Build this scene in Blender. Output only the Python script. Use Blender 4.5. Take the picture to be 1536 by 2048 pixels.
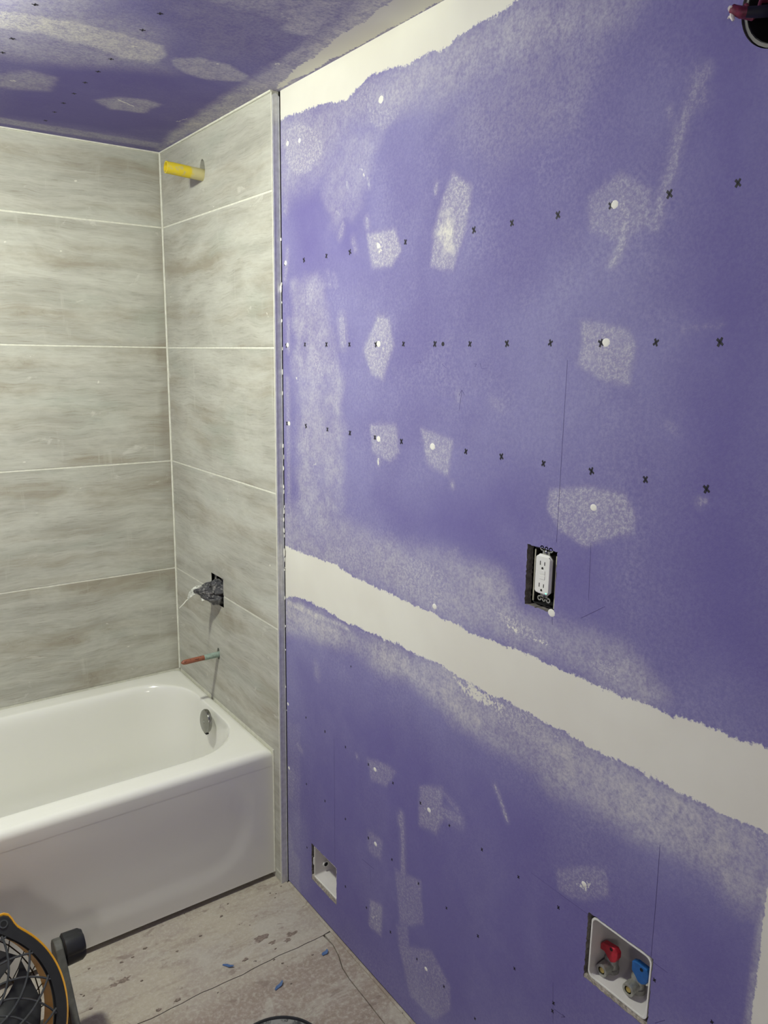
import bpy, bmesh, math, random
import numpy as np
from mathutils import Vector, Matrix
random.seed(7)
for o in list(bpy.data.objects): bpy.data.objects.remove(o)
scene = bpy.context.scene
COL = scene.collection

# ---------------------------------------------------------------- camera
FPX = 1557.2
CAM = np.array([-0.9588, -2.5896, 1.5369])
YAW, PITCH, ROLL = -0.62324, -0.19851, 0.014935
def cam_axes():
    cy, sy, cp, sp = math.cos(YAW), math.sin(YAW), math.cos(PITCH), math.sin(PITCH)
    f = np.array([-sy*cp, cy*cp, sp]); r = np.array([cy, sy, 0.0]); u = np.cross(r, f)
    c, s = math.cos(ROLL), math.sin(ROLL)
    return c*r+s*u, -s*r+c*u, f
RR, UU, FF = cam_axes()
def at(px, py, axis, val):
    """point of the plane <axis>=val seen at a photograph pixel"""
    d = FF*FPX + RR*(px-768) - UU*(py-1024)
    return CAM + d*((val-CAM[axis])/d[axis])
cd = bpy.data.cameras.new('camera'); cam = bpy.data.objects.new('camera', cd); COL.objects.link(cam)
M = Matrix(((RR[0], UU[0], -FF[0], CAM[0]), (RR[1], UU[1], -FF[1], CAM[1]), (RR[2], UU[2], -FF[2], CAM[2]), (0, 0, 0, 1)))
cam.matrix_world = M
cd.sensor_fit = 'VERTICAL'; cd.sensor_height = 36.0; cd.sensor_width = 27.0
cd.lens = FPX/2048*36; cd.clip_start = 0.02; cd.clip_end = 50
scene.camera = cam

# ---------------------------------------------------------------- world, light, exposure
w = bpy.data.worlds.new('world'); scene.world = w; w.use_nodes = True
w.node_tree.nodes['Background'].inputs[0].default_value = (0.9, 0.95, 1.0, 1)
w.node_tree.nodes['Background'].inputs[1].default_value = 0.0
scene.view_settings.view_transform = 'Standard'; scene.view_settings.look = 'None'
scene.view_settings.gamma = 1; scene.view_settings.use_curve_mapping = False
scene.view_settings.exposure = 0.0
LAMP = (-0.92, -0.93)
DOME_STRENGTH = 515.0
LAMP_COLOR = (0.97, 1.0, 0.84, 1)
def area(name, loc, target, size, power, col):
    l = bpy.data.lights.new(name, 'AREA'); l.size = size; l.energy = power; l.color = col
    o = bpy.data.objects.new(name, l); COL.objects.link(o); o.location = loc
    o.rotation_euler = (Vector(target)-Vector(loc)).to_track_quat('-Z', 'Y').to_euler()
    return o
area('hall_light', (-1.38, -3.1, 1.45), (-0.9, -0.8, 0.2), 0.2, 4.6, (1.0, 0.95, 0.88))

# ---------------------------------------------------------------- helpers
def srgb(r, g, b):
    f = lambda c: (c/255/12.92) if c/255 <= 0.04045 else ((c/255+0.055)/1.055)**2.4
    return (f(r), f(g), f(b), 1)
def newmat(name):
    m = bpy.data.materials.new(name); m.use_nodes = True
    nt = m.node_tree; return m, nt, nt.nodes['Principled BSDF']
class NT:
    """small node-tree writer"""
    def __init__(s, nt): s.nt = nt
    def n(s, t, **kw):
        nd = s.nt.nodes.new(t)
        for k, v in kw.items(): setattr(nd, k, v)
        return nd
    def set(s, sock, v):
        if hasattr(v, 'is_linked') or isinstance(v, bpy.types.NodeSocket): s.nt.links.new(v, sock)
        else: sock.default_value = v
    def noise(s, vec, scale, detail=4, rough=0.6, dist=0.0):
        nd = s.n('ShaderNodeTexNoise'); s.set(nd.inputs['Vector'], vec)
        nd.inputs['Scale'].default_value = scale; nd.inputs['Detail'].default_value = detail
        nd.inputs['Roughness'].default_value = rough; nd.inputs['Distortion'].default_value = dist
        return nd.outputs[0]
    def mapping(s, vec, scale=(1, 1, 1), loc=(0, 0, 0), rot=(0, 0, 0)):
        nd = s.n('ShaderNodeMapping'); s.set(nd.inputs['Vector'], vec)
        s.set(nd.inputs['Scale'], scale); s.set(nd.inputs['Location'], loc); s.set(nd.inputs['Rotation'], rot)
        return nd.outputs[0]
    def ramp(s, fac, a, b, lo=0.0, hi=1.0):
        nd = s.n('ShaderNodeMapRange'); nd.interpolation_type = 'SMOOTHSTEP'
        s.set(nd.inputs[0], fac); s.set(nd.inputs[1], a); s.set(nd.inputs[2], b)
        nd.inputs[3].default_value = lo; nd.inputs[4].default_value = hi
        return nd.outputs[0]
    def m(s, op, a, b=0.0, clamp=False):
        nd = s.n('ShaderNodeMath', operation=op, use_clamp=clamp); s.set(nd.inputs[0], a); s.set(nd.inputs[1], b)
        return nd.outputs[0]
    def mix(s, fac, a, b):
        nd = s.n('ShaderNodeMix', data_type='RGBA'); s.set(nd.inputs[0], fac); s.set(nd.inputs[6], a); s.set(nd.inputs[7], b)
        return nd.outputs[2]
    def attr(s, name):
        nd = s.n('ShaderNodeAttribute'); nd.attribute_name = name; return nd.outputs['Fac']
    def bump(s, h, strength, dist):
        nd = s.n('ShaderNodeBump'); s.set(nd.inputs['Height'], h)
        nd.inputs['Strength'].default_value = strength; nd.inputs['Distance'].default_value = dist
        return nd.outputs[0]
def mat_plain(name, col, rough=0.5, metal=0.0, var=0.08, scale=30, bump=0.0, emit=None, strength=0):
    m, nt, b = newmat(name); T = NT(nt)
    tc = T.n('ShaderNodeTexCoord').outputs['Object']
    nz = T.noise(tc, scale, 4, 0.6)
    dark = tuple(c*(1-2*var) for c in col[:3])+(1,); light = tuple(min(1, c*(1+var)) for c in col[:3])+(1,)
    T.set(b.inputs['Base Color'], T.mix(T.ramp(nz, 0.3, 0.7), dark, light))
    b.inputs['Roughness'].default_value = rough; b.inputs['Metallic'].default_value = metal
    if bump: T.set(b.inputs['Normal'], T.bump(nz, bump, 0.002))
    if emit: b.inputs['Emission Color'].default_value = emit; b.inputs['Emission Strength'].default_value = strength
    return m

class MB:
    def __init__(s): s.v = []; s.f = []
    def add(s, vs, fs):
        n = len(s.v); s.v += [tuple(map(float, p)) for p in vs]; s.f += [tuple(i+n for i in f) for f in fs]; return s
    def box(s, x0, x1, y0, y1, z0, z1):
        vs = [(x, y, z) for x in (x0, x1) for y in (y0, y1) for z in (z0, z1)]
        return s.add(vs, [(0, 1, 3, 2), (4, 6, 7, 5), (0, 4, 5, 1), (2, 3, 7, 6), (0, 2, 6, 4), (1, 5, 7, 3)])
    def tube(s, pts, rad, n=12, caps=True, squash=1.0):
        pts = [Vector(p) for p in pts]; rad = rad if hasattr(rad, '__len__') else [rad]*len(pts)
        t0 = (pts[1]-pts[0]).normalized(); a = t0.orthogonal().normalized()
        rings = []
        for i, p in enumerate(pts):
            t = (pts[min(i+1, len(pts)-1)]-pts[max(i-1, 0)]).normalized()
            a = (a-t*a.dot(t)).normalized(); b = t.cross(a)
            rings.append([p+(a*math.cos(k*2*math.pi/n)+b*math.sin(k*2*math.pi/n)*squash)*rad[i] for k in range(n)])
        return s.loft(rings, caps)
    def loft(s, rings, caps=True, closed=True):
        n = len(rings[0]); vs = [tuple(p) for r in rings for p in r]; fs = []
        for i in range(len(rings)-1):
            for k in range(n if closed else n-1):
                k2 = (k+1) % n; fs.append((i*n+k, i*n+k2, (i+1)*n+k2, (i+1)*n+k))
        if caps: fs.append(tuple(range(n-1, -1, -1))); fs.append(tuple((len(rings)-1)*n+k for k in range(n)))
        return s.add(vs, fs)
    def prism(s, poly, d):
        """poly: 3D points, extruded by vector d"""
        n = len(poly); d = Vector(d)
        return s.add([tuple(p) for p in poly]+[tuple(Vector(p)+d) for p in poly],
                     [tuple(range(n-1, -1, -1)), tuple(range(n, 2*n))]+[(i, (i+1) % n, n+(i+1) % n, n+i) for i in range(n)])
    def build(s, name, mat, parent=None, smooth=False, bevel=0.0, loc=None):
        me = bpy.data.meshes.new(name); me.from_pydata(s.v, [], s.f)
        bm = bmesh.new(); bm.from_mesh(me); bmesh.ops.recalc_face_normals(bm, faces=bm.faces); bm.to_mesh(me); bm.free()
        me.materials.append(mat)
        o = bpy.data.objects.new(name, me); COL.objects.link(o)
        if smooth:
            for p in me.polygons: p.use_smooth = True
            if smooth != 'all': me.set_sharp_from_angle(angle=math.radians(40))
        if bevel:
            md = o.modifiers.new('bevel', 'BEVEL'); md.width = bevel; md.segments = 2; md.limit_method = 'ANGLE'
        if parent:
            o.parent = parent
            if not loc: o.matrix_parent_inverse = Matrix.Identity(4)
        if loc: o.location = loc
        return o
def local(parent_loc, pts): return [Vector(p)-Vector(parent_loc) for p in pts]
def thing(name, label, cat, loc=(0, 0, 0), rot=(0, 0, 0), group=None):
    o = bpy.data.objects.new(name, None); COL.objects.link(o); o.empty_display_size = 0.05
    o.location = loc; o.rotation_euler = rot; o['label'] = label; o['category'] = cat
    if group: o['group'] = group
    return o
def tag(o, label, cat, group=None):
    o['label'] = label; o['category'] = cat
    if group: o['group'] = group
    return o
def struct(o, label, cat):
    o['kind'] = 'structure'; o['label'] = label; o['category'] = cat; return o

# room numbers (metres)
DX = 0.02          # plane of the purple drywall
D = 0.765          # depth of the tiled side wall
ZC = 2.161         # ceiling
ZR = 0.414         # tub rim
XL = -1.53         # left side of the room
YB = -3.45         # wall behind the camera
GZ = [0.790, 1.171, 1.552, 1.933]   # grout joints

# ---------------------------------------------------------------- materials
def drywall_material(name, u_axis, v_axis):
    m, nt, b = newmat(name); T = NT(nt)
    pos = T.n('ShaderNodeNewGeometry').outputs['Position']
    mud = T.attr('mud'); spk = T.attr('speck'); hz = T.attr('haze'); dep = T.attr('deep_tone')
    # paper
    big = T.noise(pos, 2.3, 4, 0.55); mid = T.noise(pos, 9, 5, 0.65); fine = T.noise(pos, 420, 2, 0.6)
    grain = T.noise(pos, 150, 3, 0.7); blot = T.noise(pos, 40, 4, 0.7)
    pap = T.mix(T.ramp(big, 0.35, 0.68), PAPER[0], PAPER[1])
    dust = T.m('MULTIPLY', T.ramp(mid, 0.42, 0.8), T.ramp(grain, 0.3, 0.75))
    dust = T.m('MULTIPLY', dust, T.ramp(dep, 1.0, 0.0, 0.0, 0.45))
    pap = T.mix(dust, pap, PAPER[2])
    fib = T.m('ADD', T.m('MULTIPLY', grain, 0.5), T.m('MULTIPLY', T.noise(pos, 320, 2, 0.6), 0.5))
    pap = T.mix(T.ramp(fib, 0.36, 0.64, 0.0, 0.18), pap, PAPER[2])
    pap = T.mix(T.ramp(T.noise(pos, 75, 3, 0.7), 0.62, 0.36, 0.0, 0.10), pap, srgb(100, 92, 146))
    pap = T.mix(T.m('MULTIPLY', dep, T.ramp(T.noise(pos, 4.5, 4, 0.6), 0.3, 0.6, 0.35, 0.8)), pap, srgb(106, 97, 156))
    # haze of sanded compound rubbed over the paper, plus lamp glow painted on the ceiling
    h1 = T.m('MULTIPLY', hz, T.ramp(T.m('ADD', T.m('MULTIPLY', grain, 0.5), T.m('MULTIPLY', blot, 0.5)), 0.32, 0.68, 0.25, 1.0))
    # speckled thin patches: only the high spots of the paper took compound
    pit = T.ramp(T.m('ADD', T.m('MULTIPLY', fine, 0.45), T.m('MULTIPLY', grain, 0.55)), 0.44, 0.64, 0.30, 1.0)
    s1 = T.m('MULTIPLY', spk, pit)
    # solid compound with ragged edge
    e = T.m('ADD', mud, T.m('MULTIPLY', T.m('SUBTRACT', T.m('ADD', T.m('MULTIPLY', grain, 0.6), T.m('MULTIPLY', blot, 0.4)), 0.5), 2.2))
    solid = T.m('MULTIPLY', T.ramp(e, 0.36, 0.64), T.ramp(mud, 0.02, 0.12))
    cov = T.m('MAXIMUM', solid, T.m('MAXIMUM', h1, s1))
    cov = T.m('MINIMUM', cov, 1.0)
    mudc = T.mix(T.ramp(T.noise(pos, 5, 3, 0.5), 0.35, 0.7), srgb(220, 217, 206), srgb(226, 224, 213))
    T.set(b.inputs['Base Color'], T.mix(cov, pap, mudc))
    b.inputs['Roughness'].default_value = 0.85
    b.inputs['Specular IOR Level'].default_value = 0.25
    hgt = T.m('ADD', T.m('MULTIPLY', fine, T.m('SUBTRACT', 1.0, solid)), T.m('MULTIPLY', cov, 0.8))
    T.set(b.inputs['Normal'], T.bump(hgt, 0.22, 0.0008))
    return m
PAPER = (srgb(116, 109, 160), srgb(135, 131, 176), srgb(168, 166, 192))
M_dry = drywall_material('purple_drywall', 1, 2)
M_mud = mat_plain('joint_compound', srgb(232, 230, 220), 0.8, var=0.03)
M_gyp = mat_plain('cut_gypsum', srgb(178, 170, 158), 0.9, var=0.25, scale=120, bump=0.6)
M_gypd = mat_plain('cut_gypsum_grey', srgb(124, 118, 114), 0.9, var=0.2, scale=120, bump=0.6)
M_mark = mat_plain('marker_ink', srgb(30, 27, 40), 0.7, var=0.1)
M_pencil = mat_plain('pencil_line', srgb(84, 75, 128), 0.7, var=0.1)
M_grout = mat_plain('grout', srgb(222, 221, 207), 0.85, var=0.05, scale=60, bump=0.3)
M_white = mat_plain('plaster_white', srgb(214, 211, 206), 0.8, var=0.03, scale=6)
M_tub = mat_plain('white_enamel', srgb(231, 230, 222), 0.16, var=0.008, scale=3)
M_tub.node_tree.nodes['Principled BSDF'].inputs['Coat Weight'].default_value = 0.3
M_black = mat_plain('black_void', srgb(14, 14, 15), 0.8)
M_trim = mat_plain('brushed_aluminium_trim', srgb(222, 222, 226), 0.42, metal=0.25, var=0.06, scale=80)
M_chrome = mat_plain('chrome', srgb(150, 150, 146), 0.18, metal=1.0, var=0.03)
M_steel = mat_plain('zinc_steel', srgb(168, 168, 160), 0.38, metal=0.55, var=0.1, scale=200)
M_brass = mat_plain('brass', srgb(190, 170, 105), 0.3, metal=0.9, var=0.1, scale=120)
M_wplast = mat_plain('white_plastic', srgb(228, 227, 222), 0.35, var=0.02)
M_gplast = mat_plain('pale_grey_plastic', srgb(212, 208, 206), 0.45, var=0.04, scale=15)

def tile_material():
    m, nt, b = newmat('stone_look_porcelain'); T = NT(nt)
    oc = T.n('ShaderNodeTexCoord').outputs['Object']
    rnd = T.n('ShaderNodeObjectInfo').outputs['Random']
    off = T.n('ShaderNodeCombineXYZ'); T.set(off.inputs[0], T.m('MULTIPLY', rnd, 37.0)); T.set(off.inputs[2], T.m('MULTIPLY', rnd, 11.0))
    va = T.n('ShaderNodeVectorMath', operation='ADD'); T.set(va.inputs[0], oc); T.set(va.inputs[1], off.outputs[0]); v = va.outputs[0]
    warp = T.noise(v, 3.0, 3, 0.6)
    wv = T.n('ShaderNodeCombineXYZ'); T.set(wv.inputs[2], T.m('MULTIPLY', T.m('SUBTRACT', warp, 0.5), 0.07))
    vw = T.n('ShaderNodeVectorMath', operation='ADD'); T.set(vw.inputs[0], v); T.set(vw.inputs[1], wv.outputs[0]); v2 = vw.outputs[0]
    streak = T.noise(T.mapping(v2, (1.5, 2, 17)), 1.6, 7, 0.68, 0.15)
    fines = T.noise(T.mapping(v2, (5, 5, 95)), 2.2, 6, 0.75, 0.1)
    patch = T.noise(T.mapping(v2, (1.1, 1, 8.5)), 1.5, 6, 0.64, 0.15)
    tint = T.noise(T.mapping(v2, (1.2, 1, 4.0), (5, 0, 3)), 2.2, 3, 0.5)
    c = T.mix(T.ramp(streak, 0.3, 0.7), srgb(163, 161, 150), srgb(188, 187, 176))
    c = T.mix(T.m('MULTIPLY', T.ramp(patch, 0.46, 0.66), 0.8), c, srgb(154, 146, 128))
    c = T.mix(T.m('MULTIPLY', T.ramp(tint, 0.52, 0.7), 0.45), c, srgb(164, 170, 158))
    c = T.mix(T.m('MULTIPLY', T.ramp(fines, 0.50, 0.66), 0.6), c, srgb(140, 134, 121))
    # thin dark fissures
    vn = T.n('ShaderNodeTexWave', bands_direction='Z'); T.set(vn.inputs['Vector'], v2)
    vn.inputs['Scale'].default_value = 1.9; vn.inputs['Distortion'].default_value = 9; vn.inputs['Detail'].default_value = 4
    vn.inputs['Detail Scale'].default_value = 2.2; vn.inputs['Detail Roughness'].default_value = 0.7
    vein = T.m('MULTIPLY', T.ramp(vn.outputs['Fac'], 0.006, 0.0), T.ramp(patch, 0.5, 0.62))
    c = T.mix(T.m('MULTIPLY', vein, 0.16), c, srgb(112, 104, 90))
    # dried grout haze left by the sponge
    sw = T.noise(T.mapping(v, (2.4, 3, 6.5), (2, 0, 1), (0, 0.25, 0)), 1.3, 5, 0.62, 0.5)
    hz = T.m('MULTIPLY', T.ramp(sw, 0.40, 0.66), T.ramp(T.noise(T.mapping(v, (30, 10, 120)), 1.0, 3, 0.6), 0.25, 0.75, 0.55, 1.0))
    edge = T.attr('edge')
    hz = T.m('MULTIPLY', hz, T.ramp(edge, 0.0, 1.0, 0.62, 0.10))
    brush = T.noise(T.mapping(v, (26, 10, 2.2), (7, 0, 0)), 1.0, 5, 0.65, 0.3)
    hz = T.m('MAXIMUM', hz, T.m('MULTIPLY', T.ramp(brush, 0.56, 0.74), 0.42))
    c = T.mix(hz, c, srgb(204, 204, 193))
    blob = T.noise(T.mapping(v, (5, 5, 9), (3, 0, 9)), 1.4, 5, 0.68, 0.5)
    c = T.mix(T.m('MULTIPLY', T.ramp(blob, 0.63, 0.70), 0.45), c, srgb(214, 213, 203))
    c = T.mix(T.m('MULTIPLY', T.ramp(T.noise(T.mapping(v, (1, 1, 1.6)), 26, 2, 0.5), 0.735, 0.77), 0.7), c, srgb(226, 224, 212))
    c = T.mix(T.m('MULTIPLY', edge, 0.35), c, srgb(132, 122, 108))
    T.set(b.inputs['Base Color'], c)
    T.set(b.inputs['Roughness'], T.ramp(hz, 0, 1, 0.5, 0.8))
    b.inputs['Specular IOR Level'].default_value = 0.3
    T.set(b.inputs['Normal'], T.bump(T.m('ADD', streak, fines), 0.18, 0.0015))
    return m
M_tile = tile_material()

def floor_material():
    m, nt, b = newmat('dusty_subfloor'); T = NT(nt)
    pos = T.n('ShaderNodeNewGeometry').outputs['Position']
    n1 = T.noise(pos, 3.5, 5, 0.6); n2 = T.noise(T.mapping(pos, (6, 26, 6), (0, 0, 0), (0, 0, 0.3)), 1.0, 6, 0.7, 0.5); n3 = T.noise(pos, 95, 4, 0.7)
    c = T.mix(T.ramp(n1, 0.35, 0.65), srgb(176, 167, 151), srgb(162, 152, 142))
    sep = T.n('ShaderNodeSeparateXYZ'); T.set(sep.inputs[0], pos)
    c = T.mix(T.ramp(T.m('ADD', sep.outputs[1], T.m('MULTIPLY', T.m('SUBTRACT', n1, 0.5), 0.25)), -1.0, -1.10), c, srgb(148, 134, 124))
    c = T.mix(T.m('MULTIPLY', T.ramp(n2, 0.46, 0.70), 0.6), c, srgb(138, 125, 113))
    c = T.mix(T.m('MULTIPLY', T.ramp(n3, 0.42, 0.7), 0.55), c, srgb(190, 184, 172))
    c = T.mix(T.m('MULTIPLY', T.ramp(T.noise(T.mapping(pos, (5, 9, 5), (4, 2, 0)), 1.0, 6, 0.7, 0.8), 0.52, 0.66), 0.55), c, srgb(184, 179, 168))
    scuff = T.noise(T.mapping(pos, (14, 22, 5)), 1.0, 6, 0.65, 0.6)
    c = T.mix(T.m('MULTIPLY', T.ramp(scuff, 0.60, 0.66), 0.6), c, srgb(122, 108, 100))
    c = T.mix(T.ramp(T.noise(pos, 48, 2, 0.5), 0.74, 0.77), c, srgb(80, 68, 62))
    T.set(b.inputs['Base Color'], c); b.inputs['Roughness'].default_value = 0.9
    T.set(b.inputs['Normal'], T.bump(T.m('ADD', n3, scuff), 0.5, 0.002))
    return m
M_floor = floor_material()

# ---------------------------------------------------------------- numpy painting of compound onto a gridded board
def vnoise(u, v, scale, seed, octaves=3):
    out = np.zeros_like(u); amp = 1.0; tot = 0
    for o in range(octaves):
        rg = np.random.default_rng(seed+o); G = rg.random((64, 64))
        x = u*scale % 64; y = v*scale % 64; xi = x.astype(int); yi = y.astype(int)
        fx = x-xi; fy = y-yi; fx = fx*fx*(3-2*fx); fy = fy*fy*(3-2*fy)
        a = G[xi % 64, yi % 64]; b_ = G[(xi+1) % 64, yi % 64]; c = G[xi % 64, (yi+1) % 64]; d = G[(xi+1) % 64, (yi+1) % 64]
        out += amp*((a*(1-fx)+b_*fx)*(1-fy)+(c*(1-fx)+d*fx)*fy); tot += amp; amp *= 0.55; scale *= 2.1
    return out/tot-0.5
class Canvas:
    def __init__(s, U, V, plane):
        s.U, s.V = U, V; s.axis, s.val, s.ia, s.ib = plane
        s.L = {k: np.zeros_like(U) for k in ('mud', 'speck', 'haze', 'deep_tone')}
    def pt(s, p): q = at(p[0], p[1], s.axis, s.val); return q[s.ia], q[s.ib]
    def sd_poly(s, pts):
        P = [s.pt(p) for p in pts]; n = len(P); dmin = np.full(s.U.shape, 1e9); ins = np.zeros(s.U.shape, bool)
        for i in range(n):
            (x0, y0), (x1, y1) = P[i], P[(i+1) % n]
            dx, dy = x1-x0, y1-y0; t = np.clip(((s.U-x0)*dx+(s.V-y0)*dy)/(dx*dx+dy*dy+1e-12), 0, 1)
            dmin = np.minimum(dmin, np.hypot(s.U-x0-t*dx, s.V-y0-t*dy))
            if abs(dy) > 1e-9:
                c = ((y0 > s.V) != (y1 > s.V)) & (s.U < (x1-x0)*(s.V-y0)/(y1-y0)+x0); ins ^= c
        return np.where(ins, dmin, -dmin)
    def sd_line(s, pts, wpx):
        P = [s.pt(p) for p in pts]; dmin = np.full(s.U.shape, 1e9)
        w = abs(s.pt((pts[0][0]+wpx, pts[0][1]))[0]-P[0][0])*0.5
        w2 = w*0.35
        for i in range(len(P)-1):
            (x0, y0), (x1, y1) = P[i], P[i+1]; dx, dy = x1-x0, y1-y0
            t = np.clip(((s.U-x0)*dx+(s.V-y0)*dy)/(dx*dx+dy*dy+1e-12), 0, 1)
            dmin = np.minimum(dmin, np.hypot(s.U-x0-t*dx, s.V-y0-t*dy))
        return w-dmin
    def put(s, layer, sd, amp, soft, jit=0.0, jscale=30, seed=1, fade=0.0, fscale=8):
        if jit: sd = sd+vnoise(s.U, s.V, jscale, seed)*2*jit
        t = np.clip(sd/soft+0.5, 0, 1); t = t*t*(3-2*t)
        a = amp*t
        if fade: a = a*np.clip(1-fade+2.2*fade*(vnoise(s.U, s.V, fscale, seed+9)+0.5), 0, 1.3)
        s.L[layer] = np.maximum(s.L[layer], a)
    def poly(s, layer, pts, amp, soft=0.004, **k): s.put(layer, s.sd_poly(pts), amp, soft, **k)
    def line(s, layer, pts, wpx, amp, soft=0.003, **k): s.put(layer, s.sd_line(pts, wpx), amp, soft, **k)
    def attrs(s, me):
        for k, a in s.L.items():
            at_ = me.attributes.new(k, 'FLOAT', 'POINT'); at_.data.foreach_set('value', a.ravel().astype(np.float32))

def board(name, mat, us, vs, to3, holes, plane, thick_dir, thick, gy_mat, seed=3):
    """gridded board with ragged holes; holes = list of (u0,u1,v0,v1,kind)"""
    us = sorted(set(np.round(list(us)+[h[0] for h in holes]+[h[1] for h in holes], 5)))
    vs = sorted(set(np.round(list(vs)+[h[2] for h in holes]+[h[3] for h in holes], 5)))
    us = np.array(us); vs = np.array(vs)
    U, V = np.meshgrid(us, vs, indexing='ij'); nu, nv = U.shape
    U2, V2 = U.copy(), V.copy()
    uc = (us[:-1]+us[1:])/2; vc = (vs[:-1]+vs[1:])/2
    keep = np.ones((nu-1, nv-1), bool)
    for (u0, u1, v0, v1, kind) in holes:
        ui = (uc > u0) & (uc < u1); vi = (vc > v0) & (vc < v1)
        if kind == 'round':
            cu, cv, ru = (u0+u1)/2, (v0+v1)/2, (u1-u0)/2
            ins = np.hypot(uc[:, None]-cu, vc[None, :]-cv) < ru
            keep &= ~ins
        else: keep &= ~(ui[:, None] & vi[None, :])
    ui, vi = np.nonzero(keep); idx = lambda a, b: a*nv+b
    faces = np.stack([idx(ui, vi), idx(ui+1, vi), idx(ui+1, vi+1), idx(ui, vi+1)], 1)
    # ragged edge
    kp = np.zeros((nu+1, nv+1), int); kp[1:-1, 1:-1] = keep; kp[0] = kp[1]; kp[-1] = kp[-2]; kp[:, 0] = kp[:, 1]; kp[:, -1] = kp[:, -2]
    cnt = kp[:-1, :-1]+kp[1:, :-1]+kp[:-1, 1:]+kp[1:, 1:]
    bd = (cnt < 4) & (cnt > 0)
    j = np.random.default_rng(seed)
    U2[bd] += (j.random(bd.sum())-0.5)*0.0022; V2[bd] += (j.random(bd.sum())-0.5)*0.0022
    for (u0, u1, v0, v1, kind) in holes:
        if kind == 'round':
            cu, cv, ru = (u0+u1)/2, (v0+v1)/2, (u1-u0)/2
            dd = np.hypot(U2-cu, V2-cv); sel = bd & (dd < ru*1.5)
            U2[sel] = cu+(U2[sel]-cu)*ru/dd[sel]; V2[sel] = cv+(V2[sel]-cv)*ru/dd[sel]
    X = to3(U2, V2, 0.0); me = bpy.data.meshes.new(name)
    n = nu*nv
    # reveals
    ed = {}
    for q in faces.tolist():
        for a, b_ in ((q[0], q[1]), (q[1], q[2]), (q[2], q[3]), (q[3], q[0])):
            k = (min(a, b_), max(a, b_)); ed[k] = ed.get(k, 0)+1
    be = [k for k, c in ed.items() if c == 1]
    inside = set(np.nonzero(bd.ravel())[0].tolist())
    be = [k for k in be if k[0] in inside and k[1] in inside]
    X2 = to3(U2, V2, thick)
    pts = X.reshape(-1, 3).tolist(); extra = {}
    fl = faces.tolist(); nb = len(fl)
    for a, b_ in be:
        for q in (a, b_):
            if q not in extra: extra[q] = len(pts); pts.append(X2.reshape(-1, 3)[q].tolist())
        fl.append([a, b_, extra[b_], extra[a]])
    me.from_pydata(pts, [], fl); me.materials.append(mat); me.materials.append(gy_mat)
    mi = np.zeros(len(fl), np.int32); mi[nb:] = 1; me.polygons.foreach_set('material_index', mi)
    cv = Canvas(U2, V2, plane)
    ex = np.array(sorted(extra.items(), key=lambda t: t[1])) if extra else None
    def finish():
        for k, a in cv.L.items():
            arr = a.ravel()
            if ex is not None: arr = np.concatenate([arr, arr[ex[:, 0]]])
            at_ = me.attributes.new(k, 'FLOAT', 'POINT'); at_.data.foreach_set('value', arr.astype(np.float32))
        o = bpy.data.objects.new(name, me); COL.objects.link(o)
        return o
    return cv, finish

# ---------------------------------------------------------------- right wall: purple drywall
YG = -D-0.0065     # front edge of the board next to the metal trim
OUT_H = (-1.729, -1.660, 1.108, 1.217, 'rect')
WASH_H = (-1.976, -1.846, 0.478, 0.607, 'rect')
SMALL_H = (-1.037, -0.907, 0.095, 0.206, 'rect')
JB = at(1571, -8, 0, DX); JR = 0.055
JUNC_H = (JB[1]-JR, JB[1]+JR, JB[2]-JR, JB[2]+JR, 'round')
us = list(np.arange(YG, -2.32, -0.0042))+[-2.32, -2.5, -2.9, YB]
vs = list(np.arange(0.008, ZC, 0.0042))+[ZC]
cvs, fin = board('wall_right', M_dry, us, vs, lambda U, V, t: np.stack([np.full_like(U, DX+t), U, V], -1),
                 [OUT_H, WASH_H, SMALL_H, JUNC_H], (0, DX, 1, 2), (1, 0, 0), 0.016, M_gypd)
P, L_ = cvs.poly, cvs.line
band_top = [(560, 1086), (590, 1099), (620, 1112), (660, 1122), (700, 1148), (735, 1166), (760, 1178), (800, 1196), (830, 1210), (865, 1226), (900, 1244), (930, 1262), (960, 1271), (1000, 1287), (1060, 1310), (1130, 1343), (1200, 1373), (1300, 1413), (1400, 1448), (1480, 1478), (1560, 1506)]
band_bot = [(1560, 1680), (1500, 1652), (1450, 1630), (1400, 1604), (1300, 1554), (1250, 1530), (1180, 1494), (1100, 1450), (1020, 1407), (960, 1377), (900, 1341), (860, 1320), (800, 1292), (740, 1264), (712, 1252), (680, 1240), (650, 1219), (610, 1200), (590, 1193), (560, 1196)]
P('mud', band_top+band_bot, 1.0, 0.020, jit=0.006, jscale=34, seed=11)
P('mud', [(540, 170), (553, 243), (600, 226), (640, 210), (668, 204), (695, 196), (730, 158), (780, 134), (812, 132), (850, 108), (886, 98), (920, 72), (960, 46), (1000, 22), (1040, -8), (1100, -60), (900, -60)], 1.0, 0.022, jit=0.006, jscale=30, seed=21)
# white streaks under the band
P('mud', [(905, 1352), (960, 1372), (1030, 1420), (1005, 1432), (960, 1412), (925, 1392)], 0.62, 0.035, jit=0.006, seed=31)
P('haze', [(570, 1198), (605, 1212), (650, 1232), (690, 1250), (700, 1262), (690, 1258), (630, 1238), (575, 1212)], 0.95, 0.016, jit=0.005, seed=33)
P('mud', [(700, 1248), (780, 1290), (850, 1335), (842, 1345), (800, 1315), (730, 1272), (696, 1274)], 0.36, 0.03, jit=0.006, seed=35)
P('mud', [(985, 1228), (1060, 1268), (1110, 1290), (1095, 1292), (1020, 1262)], 0.5, 0.012, jit=0.006, seed=36)
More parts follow.
